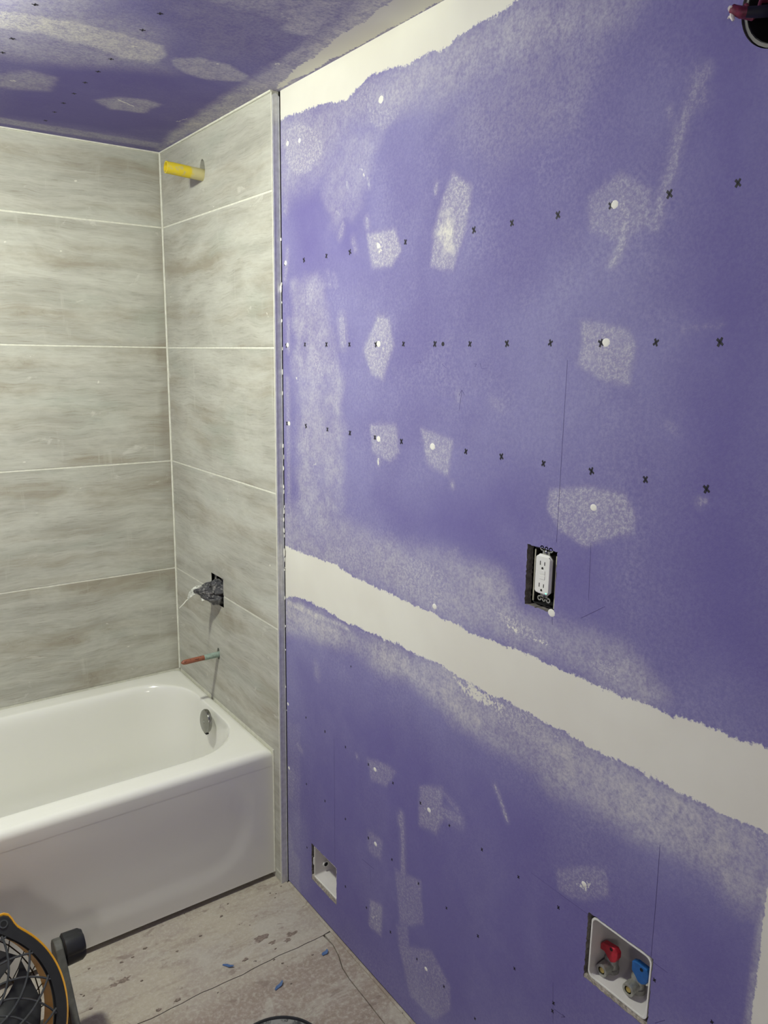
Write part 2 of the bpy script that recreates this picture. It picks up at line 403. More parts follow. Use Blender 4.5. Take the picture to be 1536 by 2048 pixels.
# haze around the band
P('haze', [(560, 1190), (700, 1255), (900, 1340), (1250, 1530), (1560, 1680), (1560, 1830), (1480, 1810), (1400, 1740), (1280, 1680), (1180, 1620), (1090, 1570), (1010, 1510), (930, 1450), (820, 1370), (700, 1300), (560, 1262)], 0.52, 0.06, jit=0.02, jscale=9, seed=41, fade=0.55, fscale=13)
P('speck', [(800, 1290), (900, 1340), (1250, 1530), (1560, 1680), (1540, 1720), (1350, 1640), (1150, 1540), (1010, 1460), (900, 1400)], 0.5, 0.05, jit=0.02, jscale=12, seed=43, fade=0.6)
P('haze', [(560, 1100), (560, 1000), (620, 1020), (700, 1050), (800, 1085), (900, 1100), (1000, 1140), (1035, 1220), (1150, 1250), (1260, 1290), (1330, 1390), (1300, 1415), (1060, 1310), (830, 1212)], 0.38, 0.06, jit=0.02, jscale=8, seed=45, fade=0.5)
P('speck', [(640, 1075), (760, 1105), (880, 1120), (960, 1170), (1020, 1215), (1130, 1290), (1200, 1340), (1180, 1350), (1060, 1298), (900, 1235), (760, 1170), (660, 1115)], 0.42, 0.045, jit=0.02, jscale=14, seed=47, fade=0.6)
P('speck', [(960, 1195), (1050, 1245), (1130, 1300), (1230, 1330), (1250, 1372), (1150, 1325), (1040, 1275)], 0.6, 0.03, jit=0.012, jscale=18, seed=49, fade=0.5)
# haze under the top band
P('haze', [(553, 235), (700, 190), (860, 95), (1040, -10), (1300, -10), (1250, 40), (1000, 130), (850, 210), (700, 250), (640, 340), (600, 380), (560, 400)], 0.36, 0.09, jit=0.03, jscale=7, seed=51, fade=0.45)
P('speck', [(640, 205), (760, 150), (900, 80), (930, 100), (800, 200), (700, 230)], 0.3, 0.03, jit=0.01, seed=53, fade=0.5)
P('speck', [(562, 262), (600, 240), (640, 258), (645, 310), (620, 345), (590, 352), (570, 318)], 0.55, 0.02, jit=0.01, seed=54, fade=0.3)
P('haze', [(650, 250), (760, 270), (720, 420), (660, 460), (640, 340)], 0.22, 0.06, jit=0.02, seed=56, fade=0.5)
P('haze', [(950, 60), (1250, 40), (1150, 260), (1000, 330), (900, 260)], 0.16, 0.1, jit=0.03, jscale=6, seed=58, fade=0.5)
# mottled strip beside the tile
P('haze', [(580, 560), (650, 560), (672, 700), (690, 800), (680, 900), (690, 1050), (600, 1050), (596, 900), (590, 760)], 0.30, 0.05, jit=0.035, jscale=14, seed=61, fade=0.85, fscale=26)
for k, (pts, wd, a) in enumerate([
    ([(622, 574), (617, 600)], 12, .6), ([(630, 575), (632, 640)], 7, .45), ([(620, 660), (622, 690)], 7, .5), ([(637, 665), (640, 690)], 6, .5),
    ([(655, 545), (660, 570)], 4, .5), ([(668, 550), (672, 570)], 4, .5), ([(683, 640), (686, 685)], 11, .55), ([(630, 710), (638, 735)], 11, .7), ([(645, 730), (640, 760)], 12, .5),
    ([(664, 730), (668, 770)], 10, .45), ([(618, 790), (620, 820)], 11, .45), ([(593, 755), (596, 765)], 3, .8), ([(626, 935), (631, 928)], 3, .8),
    ([(712, 340), (722, 335), (730, 352)], 4, .55), ([(694, 365), (695, 378)], 5, .7), ([(735, 355), (738, 372)], 5, .5), ([(680, 470), (685, 450)], 8, .45), ([(706, 480), (711, 500)], 7, .35),
    ([(733, 440), (735, 452)], 6, .6), ([(873, 368), (871, 385)], 5, .6), ([(700, 345), (712, 380), (705, 400)], 9, .3), ([(672, 425), (680, 428)], 5, .6),
    ([(757, 918), (757, 926)], 4, .9), ([(904, 968), (905, 972)], 5, .8), ([(990, 1572), (1003, 1606), (1014, 1640)], 5, .75), ([(803, 1628), (806, 1700), (806, 1745)], 7, .5),
    ([(800, 1635), (802, 1650)], 8, .5), ([(715, 1516), (713, 1511)], 3, .8), ([(875, 1620), (918, 1640)], 14, .35), ([(890, 1590), (915, 1620)], 8, .25), ([(575, 500), (570, 560)], 5, .4), ([(577, 640), (577, 700)], 5, .45), ([(575, 1650), (583, 1700)], 10, .4),
    ([(577, 1540), (580, 1590)], 12, .35), ([(575, 760), (578, 1010)], 6, .4), ([(595, 1490), (602, 1500)], 5, .35), ([(632, 1330), (634, 1350)], 8, .3), ([(577, 330), (571, 420)], 8, .4),
    ([(1245, 400), (1251, 440), (1244, 490), (1224, 527)], 13, .62), ([(1412, 142), (1392, 180), (1360, 260), (1345, 330), (1322, 400), (1310, 450)], 20, .42),
    ([(1395, 150), (1400, 200)], 30, .22), ([(1338, 215), (1341, 240)], 10, .3), ([(1400, 1005), (1406, 1002)], 14, .4), ([(985, 800), (1000, 812)], 12, .2), ([(917, 785), (917, 800)], 6, .35), ([(1365, 660), (1440, 650)], 12, .15), ([(1335, 850), (1350, 862)], 14, .18)]):
    L_('speck' if wd > 4.5 else 'mud', pts, wd*1.1, a*(0.8 if wd > 4.5 else 0.62), 0.006 if wd > 6 else 0.004, jit=0.0016, jscale=60, seed=100+k)
    L_('haze', pts, wd*2.0, a*0.25, 0.012, seed=400+k)
# sanded patches over the screws
patches = [
    ([(1162, 642), (1255, 656), (1270, 690), (1256, 768), (1200, 756), (1156, 730), (1166, 690)], .62), ([(1100, 980), (1180, 974), (1250, 988), (1270, 1030), (1264, 1062), (1170, 1092), (1122, 1062), (1094, 1020)], .62),
    ([(735, 470), (790, 458), (803, 500), (782, 532), (745, 536), (738, 500)], .8), ([(905, 348), (944, 372), (930, 460), (905, 542), (862, 530), (868, 470), (885, 400)], .72),
    ([(756, 630), (778, 640), (787, 690), (765, 760), (743, 748), (726, 700)], .72), ([(740, 850), (793, 848), (798, 905), (780, 922), (745, 905)], .6),
    ([(842, 856), (904, 882), (896, 950), (855, 930)], .6), ([(736, 196), (770, 176), (806, 192), (798, 230), (765, 264), (738, 245)], .5),
    ([(1178, 395), (1240, 346), (1300, 380), (1302, 450), (1230, 482), (1180, 462)], .42), ([(735, 1518), (778, 1530), (792, 1545), (772, 1572), (742, 1562)], .42),
    ([(840, 1572), (884, 1575), (886, 1640), (872, 1668), (838, 1650)], .48), ([(790, 1738), (842, 1762), (846, 1848), (800, 1852)], .36), ([(792, 1850), (815, 1850), (818, 1900), (800, 1900)], .3),
    ([(796, 1888), (862, 1900), (900, 1972), (900, 2022), (868, 2040), (820, 1990)], .40), ([(740, 1800), (764, 1812), (762, 1872), (738, 1850)], .55), ([(734, 1658), (765, 1680), (762, 1722), (737, 1702)], .32),
    ([(1112, 1736), (1212, 1735), (1216, 1790), (1160, 1802), (1118, 1780)], .36), ([(562, 1520), (590, 1540), (588, 1590), (564, 1580)], .35), ([(560, 1660), (600, 1720), (598, 1770), (606, 1800), (566, 1750)], .32),
    ([(880, 1105), (915, 1095), (920, 1150), (890, 1165)], .35), ([(560, 1440), (600, 1450), (600, 1700), (560, 1700)], .14)]
for k, (pts, a) in enumerate(patches):
    P('speck', pts, a*0.75, 0.012, jit=0.004, jscale=40, seed=200+k, fade=0.25, fscale=40)
    P('haze', pts, a*0.42, 0.018, jit=0.004, seed=260+k)
P('mud', [(880, 435), (898, 425), (912, 445), (905, 500), (885, 505), (872, 470)], 0.30, 0.04, jit=0.004, seed=71)
P('haze', [(884, 425), (898, 415), (914, 440), (908, 505), (885, 515), (870, 470)], 1.0, 0.035, jit=0.004, seed=71)
P('mud', [(750, 482), (768, 480), (772, 505), (756, 510)], 0.55, 0.02, jit=0.003, seed=72)
P('mud', [(742, 1818), (756, 1822), (758, 1860), (742, 1845)], 0.35, 0.02, seed=73)
P('mud', [(1150, 1768), (1170, 1760), (1190, 1770), (1172, 1782)], 0.5, 0.01, jit=0.003, seed=74)
# zones where the paper is a deeper, darker purple
for k, pts in enumerate([[(760, 1000), (1050, 950), (1080, 1050), (1050, 1200), (950, 1130), (800, 1080)], [(1380, 0), (1560, 0), (1560, 1400), (1380, 1300)], [(1040, 1080), (1200, 1090), (1200, 1230), (1040, 1240)],
                         [(600, 1330), (900, 1500), (1100, 1640), (1100, 2040), (900, 2040), (620, 1800)], [(560, 380), (640, 330), (740, 380), (740, 560), (600, 560)], [(1050, 1700), (1500, 1850), (1500, 2048), (1050, 2048)]]):
    P('deep_tone', pts, 0.85, 0.15, jit=0.03, jscale=6, seed=300+k)
# compound feathered into the far corner of the wall
cvs.put('mud', -2.136-cvs.U+0.0*cvs.V, 1.0, 0.006, jit=0.0008, jscale=30, seed=81)
cvs.put('haze', -2.128-cvs.U, 0.5, 0.012)
wall_right = struct(fin(), 'purple drywall with white taped seam, right side of the room', 'wall')
SEAM = MB(); SEAM.box(DX+0.0161, DX+0.03, YB, OUT_H[0]-0.3, -0.02, 0.0)

# drawn marks, filled screw spots and pencil lines on the wall: thin flat pieces
def cross_mb(p, s, axis=0, rot=0.0):
    b = MB(); t = 0.0003
    for a in (rot+0.85, rot-0.85):
        du, dv = math.cos(a)*s, math.sin(a)*s; nu_, nv_ = -math.sin(a)*s*0.30, math.cos(a)*s*0.30
        q = [(du+nu_, dv+nv_), (du-nu_, dv-nv_), (-du-nu_*.8, -dv-nv_*.8), (-du+nu_*.8, -dv+nv_*.8)]
        if axis == 0: b.prism([(0, u_, v_) for u_, v_ in q], (-t, 0, 0))
        else: b.prism([(u_, v_, 0) for u_, v_ in q], (0, 0, -t))
    return b
xm = []
row1 = [(570, 527), (608, 520), (653, 512), (700, 504), (811, 484), (948, 460), (1024, 446), (1116, 430), (1222, 411), (1339, 388), (1476, 366)]
row2 = [(573, 691), (610, 689), (653, 689), (699, 689), (752, 689), (807, 688), (870, 688), (940, 688), (1014, 687), (1101, 686), (1202, 686), (1312, 685), (1440, 684)]
row3 = [(574, 847), (612, 852), (655, 859), (700, 866), (750, 875), (803, 883), (932, 903), (1003, 913), (1087, 927), (1183, 942), (1291, 959), (1413, 978)]
row4 = [(612, 1435), (650, 1463), (691, 1494), (737, 1529), (786, 1566), (841, 1606), (899, 1651), (964, 1699), (1037, 1754), (1117, 1815), (1309, 1960), (702, 1333)]
row5 = [(613, 1568), (650, 1602), (691, 1638), (737, 1676), (784, 1719), (837, 1767), (893, 1816), (956, 1872), (1029, 1937), (1107, 2006)]
row6 = [(614, 1695), (691, 1773), (733, 1815), (781, 1864), (834, 1918), (888, 1973), (950, 2037), (1105, 2022), (1424, 2044)]
proto = None
for k, q in enumerate(row1+row2+row3+row4+row5+row6):
    c = at(q[0], q[1], 0, DX)
    if proto is None: protos = [cross_mb(None, s_, 0, r_).build('fastener_mark', M_mark, wall_right) for s_, r_ in ((0.0052, 0.1), (0.0058, -0.12))]; used = [False, False]
    proto = protos[k % 2]
    if not used[k % 2]: o = proto; used[k % 2] = True
    else: o = proto.copy(); COL.objects.link(o)
    o.parent = wall_right; o.location = (DX-0.00005, c[1], c[2]); o.rotation_euler = (random.uniform(-.25, .25), 0, 0)
    sc = 0.6 if k >= len(row1+row2+row3) else 1.0
    if q in ((702, 1333),): sc = 0.4
    o.scale = (1, sc, sc*1.15)
b = MB(); c = at(886, 688, 0, DX); b.tube([(DX+0.0001, c[1], c[2]), (DX-0.0004, c[1], c[2])], 0.0042, 10).build('fastener_mark', M_mark, wall_right)
def spot_mb():
    b = MB(); r = 0.0058; rings = []
    for rr, h in ((r, 0.0), (r*0.8, -0.0005), (r*0.4, -0.0008)):
        rings.append([(h, rr*math.cos(a*math.pi/8)*(1+0.06*math.sin(3*a)), rr*math.sin(a*math.pi/8)) for a in range(16)])
    return b.loft(rings)
sp0 = spot_mb().build('filled_screw_spot', M_mud, wall_right, smooth=True)
spots = [(762, 199, 1.25), (575, 287, 1), (599, 281, .9), (571, 526, 1), (757, 492, .9), (575, 690, 1), (757, 688, 1.1), (578, 847, 1), (757, 878, 1.1), (865, 893, 1.15), (1229, 409, 1.05), (1212, 685, 1.1), (1187, 1015, .95), (869, 1213, 1),
         (750, 1539, .9), (858, 1620, .9), (751, 1688, .9), (852, 1938, .8), (576, 1408, .8), (578, 1536, .8), (1168, 1768, .8), (1103, 1226, 1.15)]
for k, (px, py, sc) in enumerate(spots):
    o = sp0 if k == 0 else sp0.copy()
    if k: COL.objects.link(o)
    c = at(px, py, 0, DX); o.parent = wall_right; o.location = (DX+0.0001, c[1], c[2]); o.scale = (1, sc*1.2, sc*1.05)
def stroke(pts, wd, mat, name='pencil_line', axis=0, val=DX, parent=wall_right):
    b = MB(); P3 = [at(x, y, axis, val) for x, y in pts]
    for a, c in zip(P3[:-1], P3[1:]):
        a, c = Vector(a), Vector(c); t = (c-a).normalized()
        nrm = Vector((1, 0, 0)) if axis == 0 else Vector((0, 0, 1)); s_ = t.cross(nrm)*wd*0.36
        off = Vector((-0.0002, 0, 0)) if axis == 0 else Vector((0, 0, -0.0002))
        b.prism([a+s_, c+s_, c-s_, a-s_], off)
    return b.build(name, mat, parent)
for pts, wd in [([(1135, 720), (1124, 900), (1113, 1085)], .0009), ([(1104, 1228), (1105, 1250)], .0009), ([(1182, 1085), (1177, 1200)], .0007), ([(1162, 1236), (1210, 1213)], .0009),
                ([(668, 1478), (669, 1560), (670, 1724)], .0010), ([(1062, 1745), (1120, 1788), (1178, 1830)], .0009), ([(1320, 1690), (1312, 1800), (1302, 1915)], .0010), ([(1306, 1924), (1336, 1946)], .0012),
                ([(724, 1718), (748, 1738)], .0015), ([(740, 1735), (742, 1770)], .0007), ([(918, 822), (924, 780)], .0010), ([(918, 790), (924, 780), (929, 790)], .0010), ([(832, 724), (843, 725)], .0008), ([(838, 720), (843, 725), (838, 729)], .0008),
                ([(948, 728), (953, 728), (950, 734)], .0009), ([(960, 726), (964, 738), (974, 736)], .0008), ([(884, 728), (892, 736)], .0008), ([(1106, 1965), (1106, 2046)], .0007), ([(1108, 2018), (1130, 2034)], .0014), ([(1125, 2028), (1130, 2034), (1122, 2034)], .0014), ([(1310, 2046), (1330, 2040)], .0014)]:
    stroke(pts, wd, M_pencil)

# ---------------------------------------------------------------- ceiling
us = list(np.arange(XL-0.03, -0.9, 0.03))+list(np.arange(-0.9, 0.0201, 0.006))+[0.035]; vs = list(np.arange(0.02, -1.75, -0.006))+[-2.2, -2.8, YB]
cvs, fin = board('ceiling', M_dry, us, vs, lambda U, V, t: np.stack([U, V, np.full_like(U, ZC+t)], -1), [], (2, ZC, 0, 1), (0, 0, 1), 0.016, M_gypd, seed=5)
P, L_ = cvs.poly, cvs.line
P('haze', [(545, 184), (900, -5), (800, -60), (700, -5), (650, 60), (620, 90), (590, 125), (560, 150), (545, 170)], 0.9, 0.09, jit=0.02, jscale=12, seed=11)
P('haze', [(320, 300), (400, 255), (545, 184), (700, 0), (560, -20), (570, 60), (620, 75), (560, 120), (500, 160), (430, 205), (350, 262)], 0.7, 0.04, jit=0.012, jscale=20, seed=12, fade=0.3)
P('mud', [(548, 183), (905, -12), (800, -12), (690, 66), (600, 132), (562, 162)], 1.0, 0.022, jit=0.008, jscale=14, seed=61)
P('haze', [(-60, -60), (260, -60), (180, 20), (330, 60), (330, 140), (200, 130), (-60, 110)], 0.42, 0.12, jit=0.03, jscale=6, seed=62)  # broad paler area: the lamp's glow painted into the ceiling colour
P('haze', [(330, 0), (560, 0), (640, 60), (540, 120), (400, 110)], 0.25, 0.12, jit=0.03, jscale=6, seed=63)
P('mud', [(318, 299), (550, 183), (536, 178), (430, 232), (330, 285)], 0.42, 0.03, jit=0.006, seed=13)
P('haze', [(-10, 245), (320, 297), (320, 287), (-10, 233)], 0.45, 0.02, jit=0.006, seed=14)
P('speck', [(-10, 20), (60, 28), (150, 42), (260, 72), (325, 90), (332, 110), (310, 128), (240, 115), (190, 96), (90, 70), (-10, 55)], 0.85, 0.02, jit=0.008, jscale=20, seed=15)
P('haze', [(-10, 20), (60, 28), (150, 42), (260, 72), (325, 90), (332, 110), (310, 128), (240, 115), (190, 96), (90, 70), (-10, 55)], 0.9, 0.02, jit=0.006, seed=15)
P('haze', [(338, 118), (400, 115), (460, 130), (498, 152), (488, 163), (420, 160), (375, 148), (350, 135)], 0.6, 0.015, jit=0.006, seed=17)
P('haze', [(190, 200), (240, 194), (290, 198), (322, 208), (285, 226), (220, 218)], 0.5, 0.02, jit=0.006, seed=18)
P('haze', [(-10, 150), (60, 142), (110, 155), (95, 182), (30, 178), (-10, 172)], 0.45, 0.03, jit=0.01, seed=19)
P('haze', [(370, -30), (620, -40), (660, 30), (600, 60), (520, 30), (440, 10)], 0.55, 0.08, jit=0.03, jscale=9, seed=20, fade=0.4)
P('mud', [(540, 15), (600, 32), (650, 58), (625, 62), (560, 40)], 0.4, 0.04, jit=0.012, seed=22)
L_('mud', [(238, 200), (268, 213)], 5, 0.9, 0.004); L_('mud', [(485, 178), (515, 180)], 4, 0.9, 0.004, jit=0.002); L_('haze', [(160, 12), (290, 60)], 4, 0.6, 0.006)
L_('mud', [(355, 243), (372, 238)], 8, 0.5, 0.006)
for q in [(75, 51), (267, 93), (432, 128), (553, 128), (25, 162)]: L_('mud', [q, (q[0]+6, q[1])], 8, 1.0, 0.004)
for k, pts in enumerate([[(100, 130), (330, 140), (520, 170), (420, 230), (320, 280), (0, 230), (0, 190)], [(330, 0), (420, 0), (560, 80), (560, 130), (400, 100)]]):
    P('deep_tone', pts, 0.9, 0.1, seed=40+k)
ceiling = struct(fin(), 'purple ceiling board with patches of sanded compound', 'ceiling')
cp0 = None
for k, q in enumerate([(70, 9), (320, 27), (285, 60), (24, 77), (222, 118), (5, 105), (196, 143), (170, 165), (148, 187), (127, 206), (109, 224), (91, 241)]):
    if cp0 is None: cp0 = cross_mb(None, 0.0058, 2, 0.4).build('fastener_mark', M_mark, ceiling); o = cp0
    else: o = cp0.copy(); COL.objects.link(o)
    c = at(q[0], q[1], 2, ZC); o.parent = ceiling; o.location = (c[0], c[1], ZC-0.00005); o.rotation_euler = (0, 0, random.uniform(-.3, .3))

# ---------------------------------------------------------------- tiled walls
def tile_mesh(x0, x1, z0, z1, holes=(), T_=0.009, dark_edge=None):
    """tile in the local XZ plane, front face at y=0 facing -Y; holes: ('rect',x0,x1,z0,z1) / ('round',cx,cz,r,rz)"""
    xs = {x0, x1}; zs = {z0, z1}
    for t in np.linspace(x0, x1, max(2, int((x1-x0)/0.02)+1)): xs.add(float(t))
    for t in np.linspace(z0, z1, max(2, int((z1-z0)/0.03)+1)): zs.add(float(t))
    hb = []
    for h in holes:
        if h[0] == 'rect': r = h[1:5]
        else: r = (h[1]-h[3]*1.25, h[1]+h[3]*1.25, h[2]-h[4]*1.25, h[2]+h[4]*1.25)
        r = (max(r[0], x0), min(r[1], x1), max(r[2], z0), min(r[3], z1)); hb.append((h, r))
    for h, r in hb:
        xs = {x for x in xs if not r[0]-.004 < x < r[1]+.004} | {r[0], r[1], x0, x1}
        zs = {z for z in zs if not r[2]-.004 < z < r[3]+.004} | {r[2], r[3], z0, z1}
    xs, zs = sorted(xs), sorted(zs); b = MB(); idx = {}
    for i, x in enumerate(xs):
        for j, z in enumerate(zs): idx[i, j] = len(b.v); b.v.append((x, 0.0, z))
    for i in range(len(xs)-1):
        for j in range(len(zs)-1):
            cx, cz = (xs[i]+xs[i+1])/2, (zs[j]+zs[j+1])/2
            if any(r[0] < cx < r[1] and r[2] < cz < r[3] for h, r in hb): continue
            b.f.append((idx[i, j], idx[i+1, j], idx[i+1, j+1], idx[i, j+1]))
    for h, r in hb:
        if h[0] == 'round':
            n = 24; inn = []; out = []
            for k in range(n):
                a = 2*math.pi*k/n; c, s_ = math.cos(a), math.sin(a); m_ = max(abs(c), abs(s_))
                inn.append((h[1]+h[3]*c, 0, h[2]+h[4]*s_)); out.append((h[1]+h[3]*1.25*c/m_, 0, h[2]+h[4]*1.25*s_/m_))
            b.loft([out, inn, [(p[0], 0.03, p[2]) for p in inn]], caps=False)
        else:
            q = [(r[0], r[2]), (r[1], r[2]), (r[1], r[3]), (r[0], r[3])]
            for k in range(4):
                (a0, c0), (a1, c1) = q[k], q[(k+1) % 4]
                if (abs(c0-z0) < 1e-6 and abs(c1-z0) < 1e-6) or (abs(c0-z1) < 1e-6 and abs(c1-z1) < 1e-6): continue
                b.add([(a0, 0, c0), (a1, 0, c1), (a1, .012, c1), (a0, .012, c0)], [(0, 1, 2, 3)])
    # rim of the tile
    e = 0.0008
    q0 = [(x0, 0, z0), (x1, 0, z0), (x1, 0, z1), (x0, 0, z1)]; q1 = [(x0, T_, z0), (x1, T_, z0), (x1, T_, z1), (x0, T_, z1)]
    if not any(h[0] == 'rect' for h in holes): b.loft([q0, q1], caps=False)
    else: b.add(q0+q1, [(3, 2, 6, 7) if z1-holes[0][4] > 0.001 and holes[0][3] <= z0+1e-6 else (0, 1, 5, 4), (1, 2, 6, 5), (0, 3, 7, 4)])
    return b
def put_tile(b, parent, loc, rotz, edge=None):
    me = bpy.data.meshes.new('tile'); me.from_pydata(b.v, [], b.f); me.materials.append(M_tile)
    o = bpy.data.objects.new('tile', me); COL.objects.link(o); o.parent = parent
    o.location = loc; o.rotation_euler = (0, 0, rotz)
    a = np.zeros(len(b.v), np.float32)
    if edge:
        for i, v in enumerate(b.v): a[i] = edge(v[0], v[2])
    at_ = me.attributes.new('edge', 'FLOAT', 'POINT'); at_.data.foreach_set('value', a)
    return o
G = 0.0054
# back wall: plane Y=0 facing -Y, structure slab behind
wb = MB(); wb.box(XL-0.03, 0.05, 0.0012, 0.05, 0, ZC)
wall_back = struct(wb.build('wall_back', M_grout), 'grey stone-look tiled wall behind the bathtub', 'wall')
rows = [(ZR-0.002, GZ[0]), (GZ[0], GZ[1]), (GZ[1], GZ[2]), (GZ[2], GZ[3]), (GZ[3], ZC-0.003)]
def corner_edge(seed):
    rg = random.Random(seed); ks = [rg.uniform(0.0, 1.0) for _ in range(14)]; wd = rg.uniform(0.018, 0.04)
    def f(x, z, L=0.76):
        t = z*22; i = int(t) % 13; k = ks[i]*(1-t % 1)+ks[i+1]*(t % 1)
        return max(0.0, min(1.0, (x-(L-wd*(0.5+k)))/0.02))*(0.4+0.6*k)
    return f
for k, (z0, z1) in enumerate(rows):
    f = corner_edge(k+3)
    put_tile(tile_mesh(G, 0.762-G/2, G/2, z1-z0-G/2), wall_back, (-0.762-G/2, 0, z0), 0, f)
    put_tile(tile_mesh(G, 0.762-G/2, G/2, z1-z0-G/2), wall_back, (-0.762*2-G/2, 0, z0), 0)
# side wall of the alcove: plane X=0 facing -X; local x runs towards the camera
ws = MB(); ws.box(0.0012, 0.0195, -D+0.002, 0.0012, 0, ZC)
for hh in ():
    pass
# backing with its openings (yellow sleeve, valve, spout)
VH = (0.310, 0.402, 0.752, 0.846)       # valve hole, s range and z range
YH = (0.334, 2.052, 0.0185, 0.030)      # yellow sleeve hole
CH = (0.350, 0.583, 0.0105, 0.020)      # copper stub hole
s0 = sorted([0, VH[0], VH[1], YH[0]-.02, YH[0]+.02, CH[0]-.012, CH[0]+.012, D-0.002]); zz = sorted([0, VH[2], VH[3], YH[1]-.033, YH[1]+.033, CH[1]-.022, CH[1]+.022, ZC])
bk = MB()
for a0, a1 in zip(s0[:-1], s0[1:]):
    for c0, c1 in zip(zz[:-1], zz[1:]):
        cs, cz = (a0+a1)/2, (c0+c1)/2
        if (VH[0] < cs < VH[1] and VH[2] < cz < VH[3]) or (abs(cs-YH[0]) < .02 and abs(cz-YH[1]) < .033) or (abs(cs-CH[0]) < .012 and abs(cz-CH[1]) < .022): continue
        bk.box(0.0012, 0.0195, -a1, -a0, c0, c1)
wall_side = struct(bk.build('wall_side', M_grout), 'grey stone-look tiled end wall of the tub alcove', 'wall')
LS = D-0.004
def side_tile(z0, z1, holes=(), s_a=0.0035, s_b=None, edge=None):
    s_b = s_b or LS
    hh = []
    for h in holes:
        if h[0] == 'rect': hh.append(('rect', h[1], h[2], h[3]-z0, h[4]-z0))
        else: hh.append(('round', h[1], h[2]-z0, h[3], h[4]))
    b = tile_mesh(s_a, s_b, G/2, z1-z0-G/2, hh)
    put_tile(b, wall_side, (0, 0, z0), -math.pi/2, edge)
lo = rows[0]; hi = rows[1]
def left_edge(seed):
    f = corner_edge(seed); return lambda x, z: 0.6*f(0.76-x, z)
side_tile(lo[0], lo[1], [('rect', VH[0], VH[1], VH[2], lo[1]-G/2), ('round', CH[0], CH[1], CH[2], CH[3])])
side_tile(hi[0], hi[1], [('rect', VH[0], VH[1], hi[0]+G/2, VH[3])])
side_tile(*rows[2]); side_tile(*rows[3], edge=left_edge(8))
side_tile(rows[4][0], rows[4][1], [('round', YH[0], YH[1], YH[2], YH[3])])
side_tile(0.032, ZR+0.004, (), 0.7285, LS); side_tile(0.0, 0.032, (), 0.7285, LS)
# dark cavity behind the openings (stud bay)
cav = MB()
for (y0, y1, z0, z1) in [(-VH[1]-.03, -VH[0]+.03, VH[2]-.03, VH[3]+.03), (-YH[0]-.035, -YH[0]+.035, YH[1]-.05, YH[1]+.05), (-CH[0]-.03, -CH[0]+.03, CH[1]-.035, CH[1]+.035)]:
    x0, x1 = 0.0196, 0.10
    cav.add([(x0, y0, z0), (x0, y1, z0), (x0, y1, z1), (x0, y0, z1), (x1, y0, z0), (x1, y1, z0), (x1, y1, z1), (x1, y0, z1)],
            [(4, 5, 6, 7), (0, 1, 5, 4), (1, 2, 6, 5), (2, 3, 7, 6), (3, 0, 4, 7)])
cav.build('wall_cavity', mat_plain('stud_bay_wood', srgb(58, 54, 50), 0.9, var=0.3, scale=40), wall_side)
# corner and perimeter grout/caulk beads
bd = MB(); bd.tube([(-0.0015, -0.0015, ZR), (-0.0015, -0.0015, ZC)], 0.0035, 8); bd.build('grout_bead', M_grout, wall_back, smooth=True)
bd = MB(); bd.tube([(XL, -0.001, ZC-0.001), (-0.003, -0.001, ZC-0.001)], 0.0035, 8); bd.build('grout_bead', M_grout, wall_back, smooth=True)
bd = MB(); bd.tube([(-0.001, 0, ZC-0.001), (-0.001, -D, ZC-0.001)], 0.0035, 8); bd.build('grout_bead', M_grout, wall_side, smooth=True)
bd = MB(); bd.tube([(-0.0012, -0.7268, 0.02), (-0.0012, -0.7268, ZR)], 0.0026, 8); bd.build('grout_bead', M_grout, wall_side, smooth=True)
bd = MB(); bd.box(-0.0006, 0.001, -D+0.0005, -LS+0.0, 0, ZC-0.004); bd.build('grout_bead', M_grout, wall_side)
# metal edge trim beside the tile
TR = []
n = 10
xa, xb, ztop = 0.0012, DX+0.0005, ZC-0.006
outl = [(xa, 0.0), (xb, 0.0), (xb, ztop-0.008)]+[((xa+xb)/2+(xb-xa)/2*math.cos(a*math.pi/n), ztop-0.008+0.008*math.sin(a*math.pi/n)) for a in range(1, n)]+[(xa, ztop-0.008)]
tb = MB(); tb.prism([(x, -D, z) for x, z in outl], (0, 0.004, 0))
tb.box(xa, xa+0.0016, -D-0.0012, -D, 0, ztop-0.006); tb.box(xb-0.0016, xb, -D-0.0012, -D, 0, ztop-0.006)
struct(tb.build('trim_1', M_trim), 'slim brushed metal tile edging between tile and drywall', 'trim')
# black cavity strip behind the open joint
gp = MB(); gp.box(DX+0.014, DX+0.016, YG-0.001, -D+0.0, 0, ZC); gp.box(DX+0.0006, DX+0.0155, -D+0.0005, -D+0.004, 0, ZC)
struct(gp.build('trim_2', M_black), 'dark open joint between metal edging and drywall', 'gap')
# blobs of compound bridging the joint
rg = random.Random(4); blob = MB()
for zb in [1.70, 1.71, 1.62, 1.55, 1.49, 1.30, 1.27, 1.24, 1.19, 1.13, 1.10, 1.07, 1.01, 0.99, 0.96, 0.88, 0.80, 0.73, 0.62, 0.55]+[rg.uniform(0.9, 1.9) for _ in range(14)]:
    h = rg.uniform(0.002, 0.009); r = rg.uniform(0.0015, 0.0035)
    if zb in (1.70, 1.01): h, r = 0.012, 0.005
    y = -D-0.006+rg.uniform(-.003, .002)
    blob.loft([[(DX-0.0002+t_*0.0-s_*0.6*r, y+s_*r*math.cos(a)*rg.uniform(.7, 1.2), zb+s_*h*math.sin(a)*rg.uniform(.7, 1.2)) for a in [k*math.pi/4 for k in range(8)]] for t_, s_ in ((0, 1.0), (1, 0.5))])
ob = blob.build('compound_blobs', M_mud, wall_right, smooth=True); ob['kind'] = 'stuff'

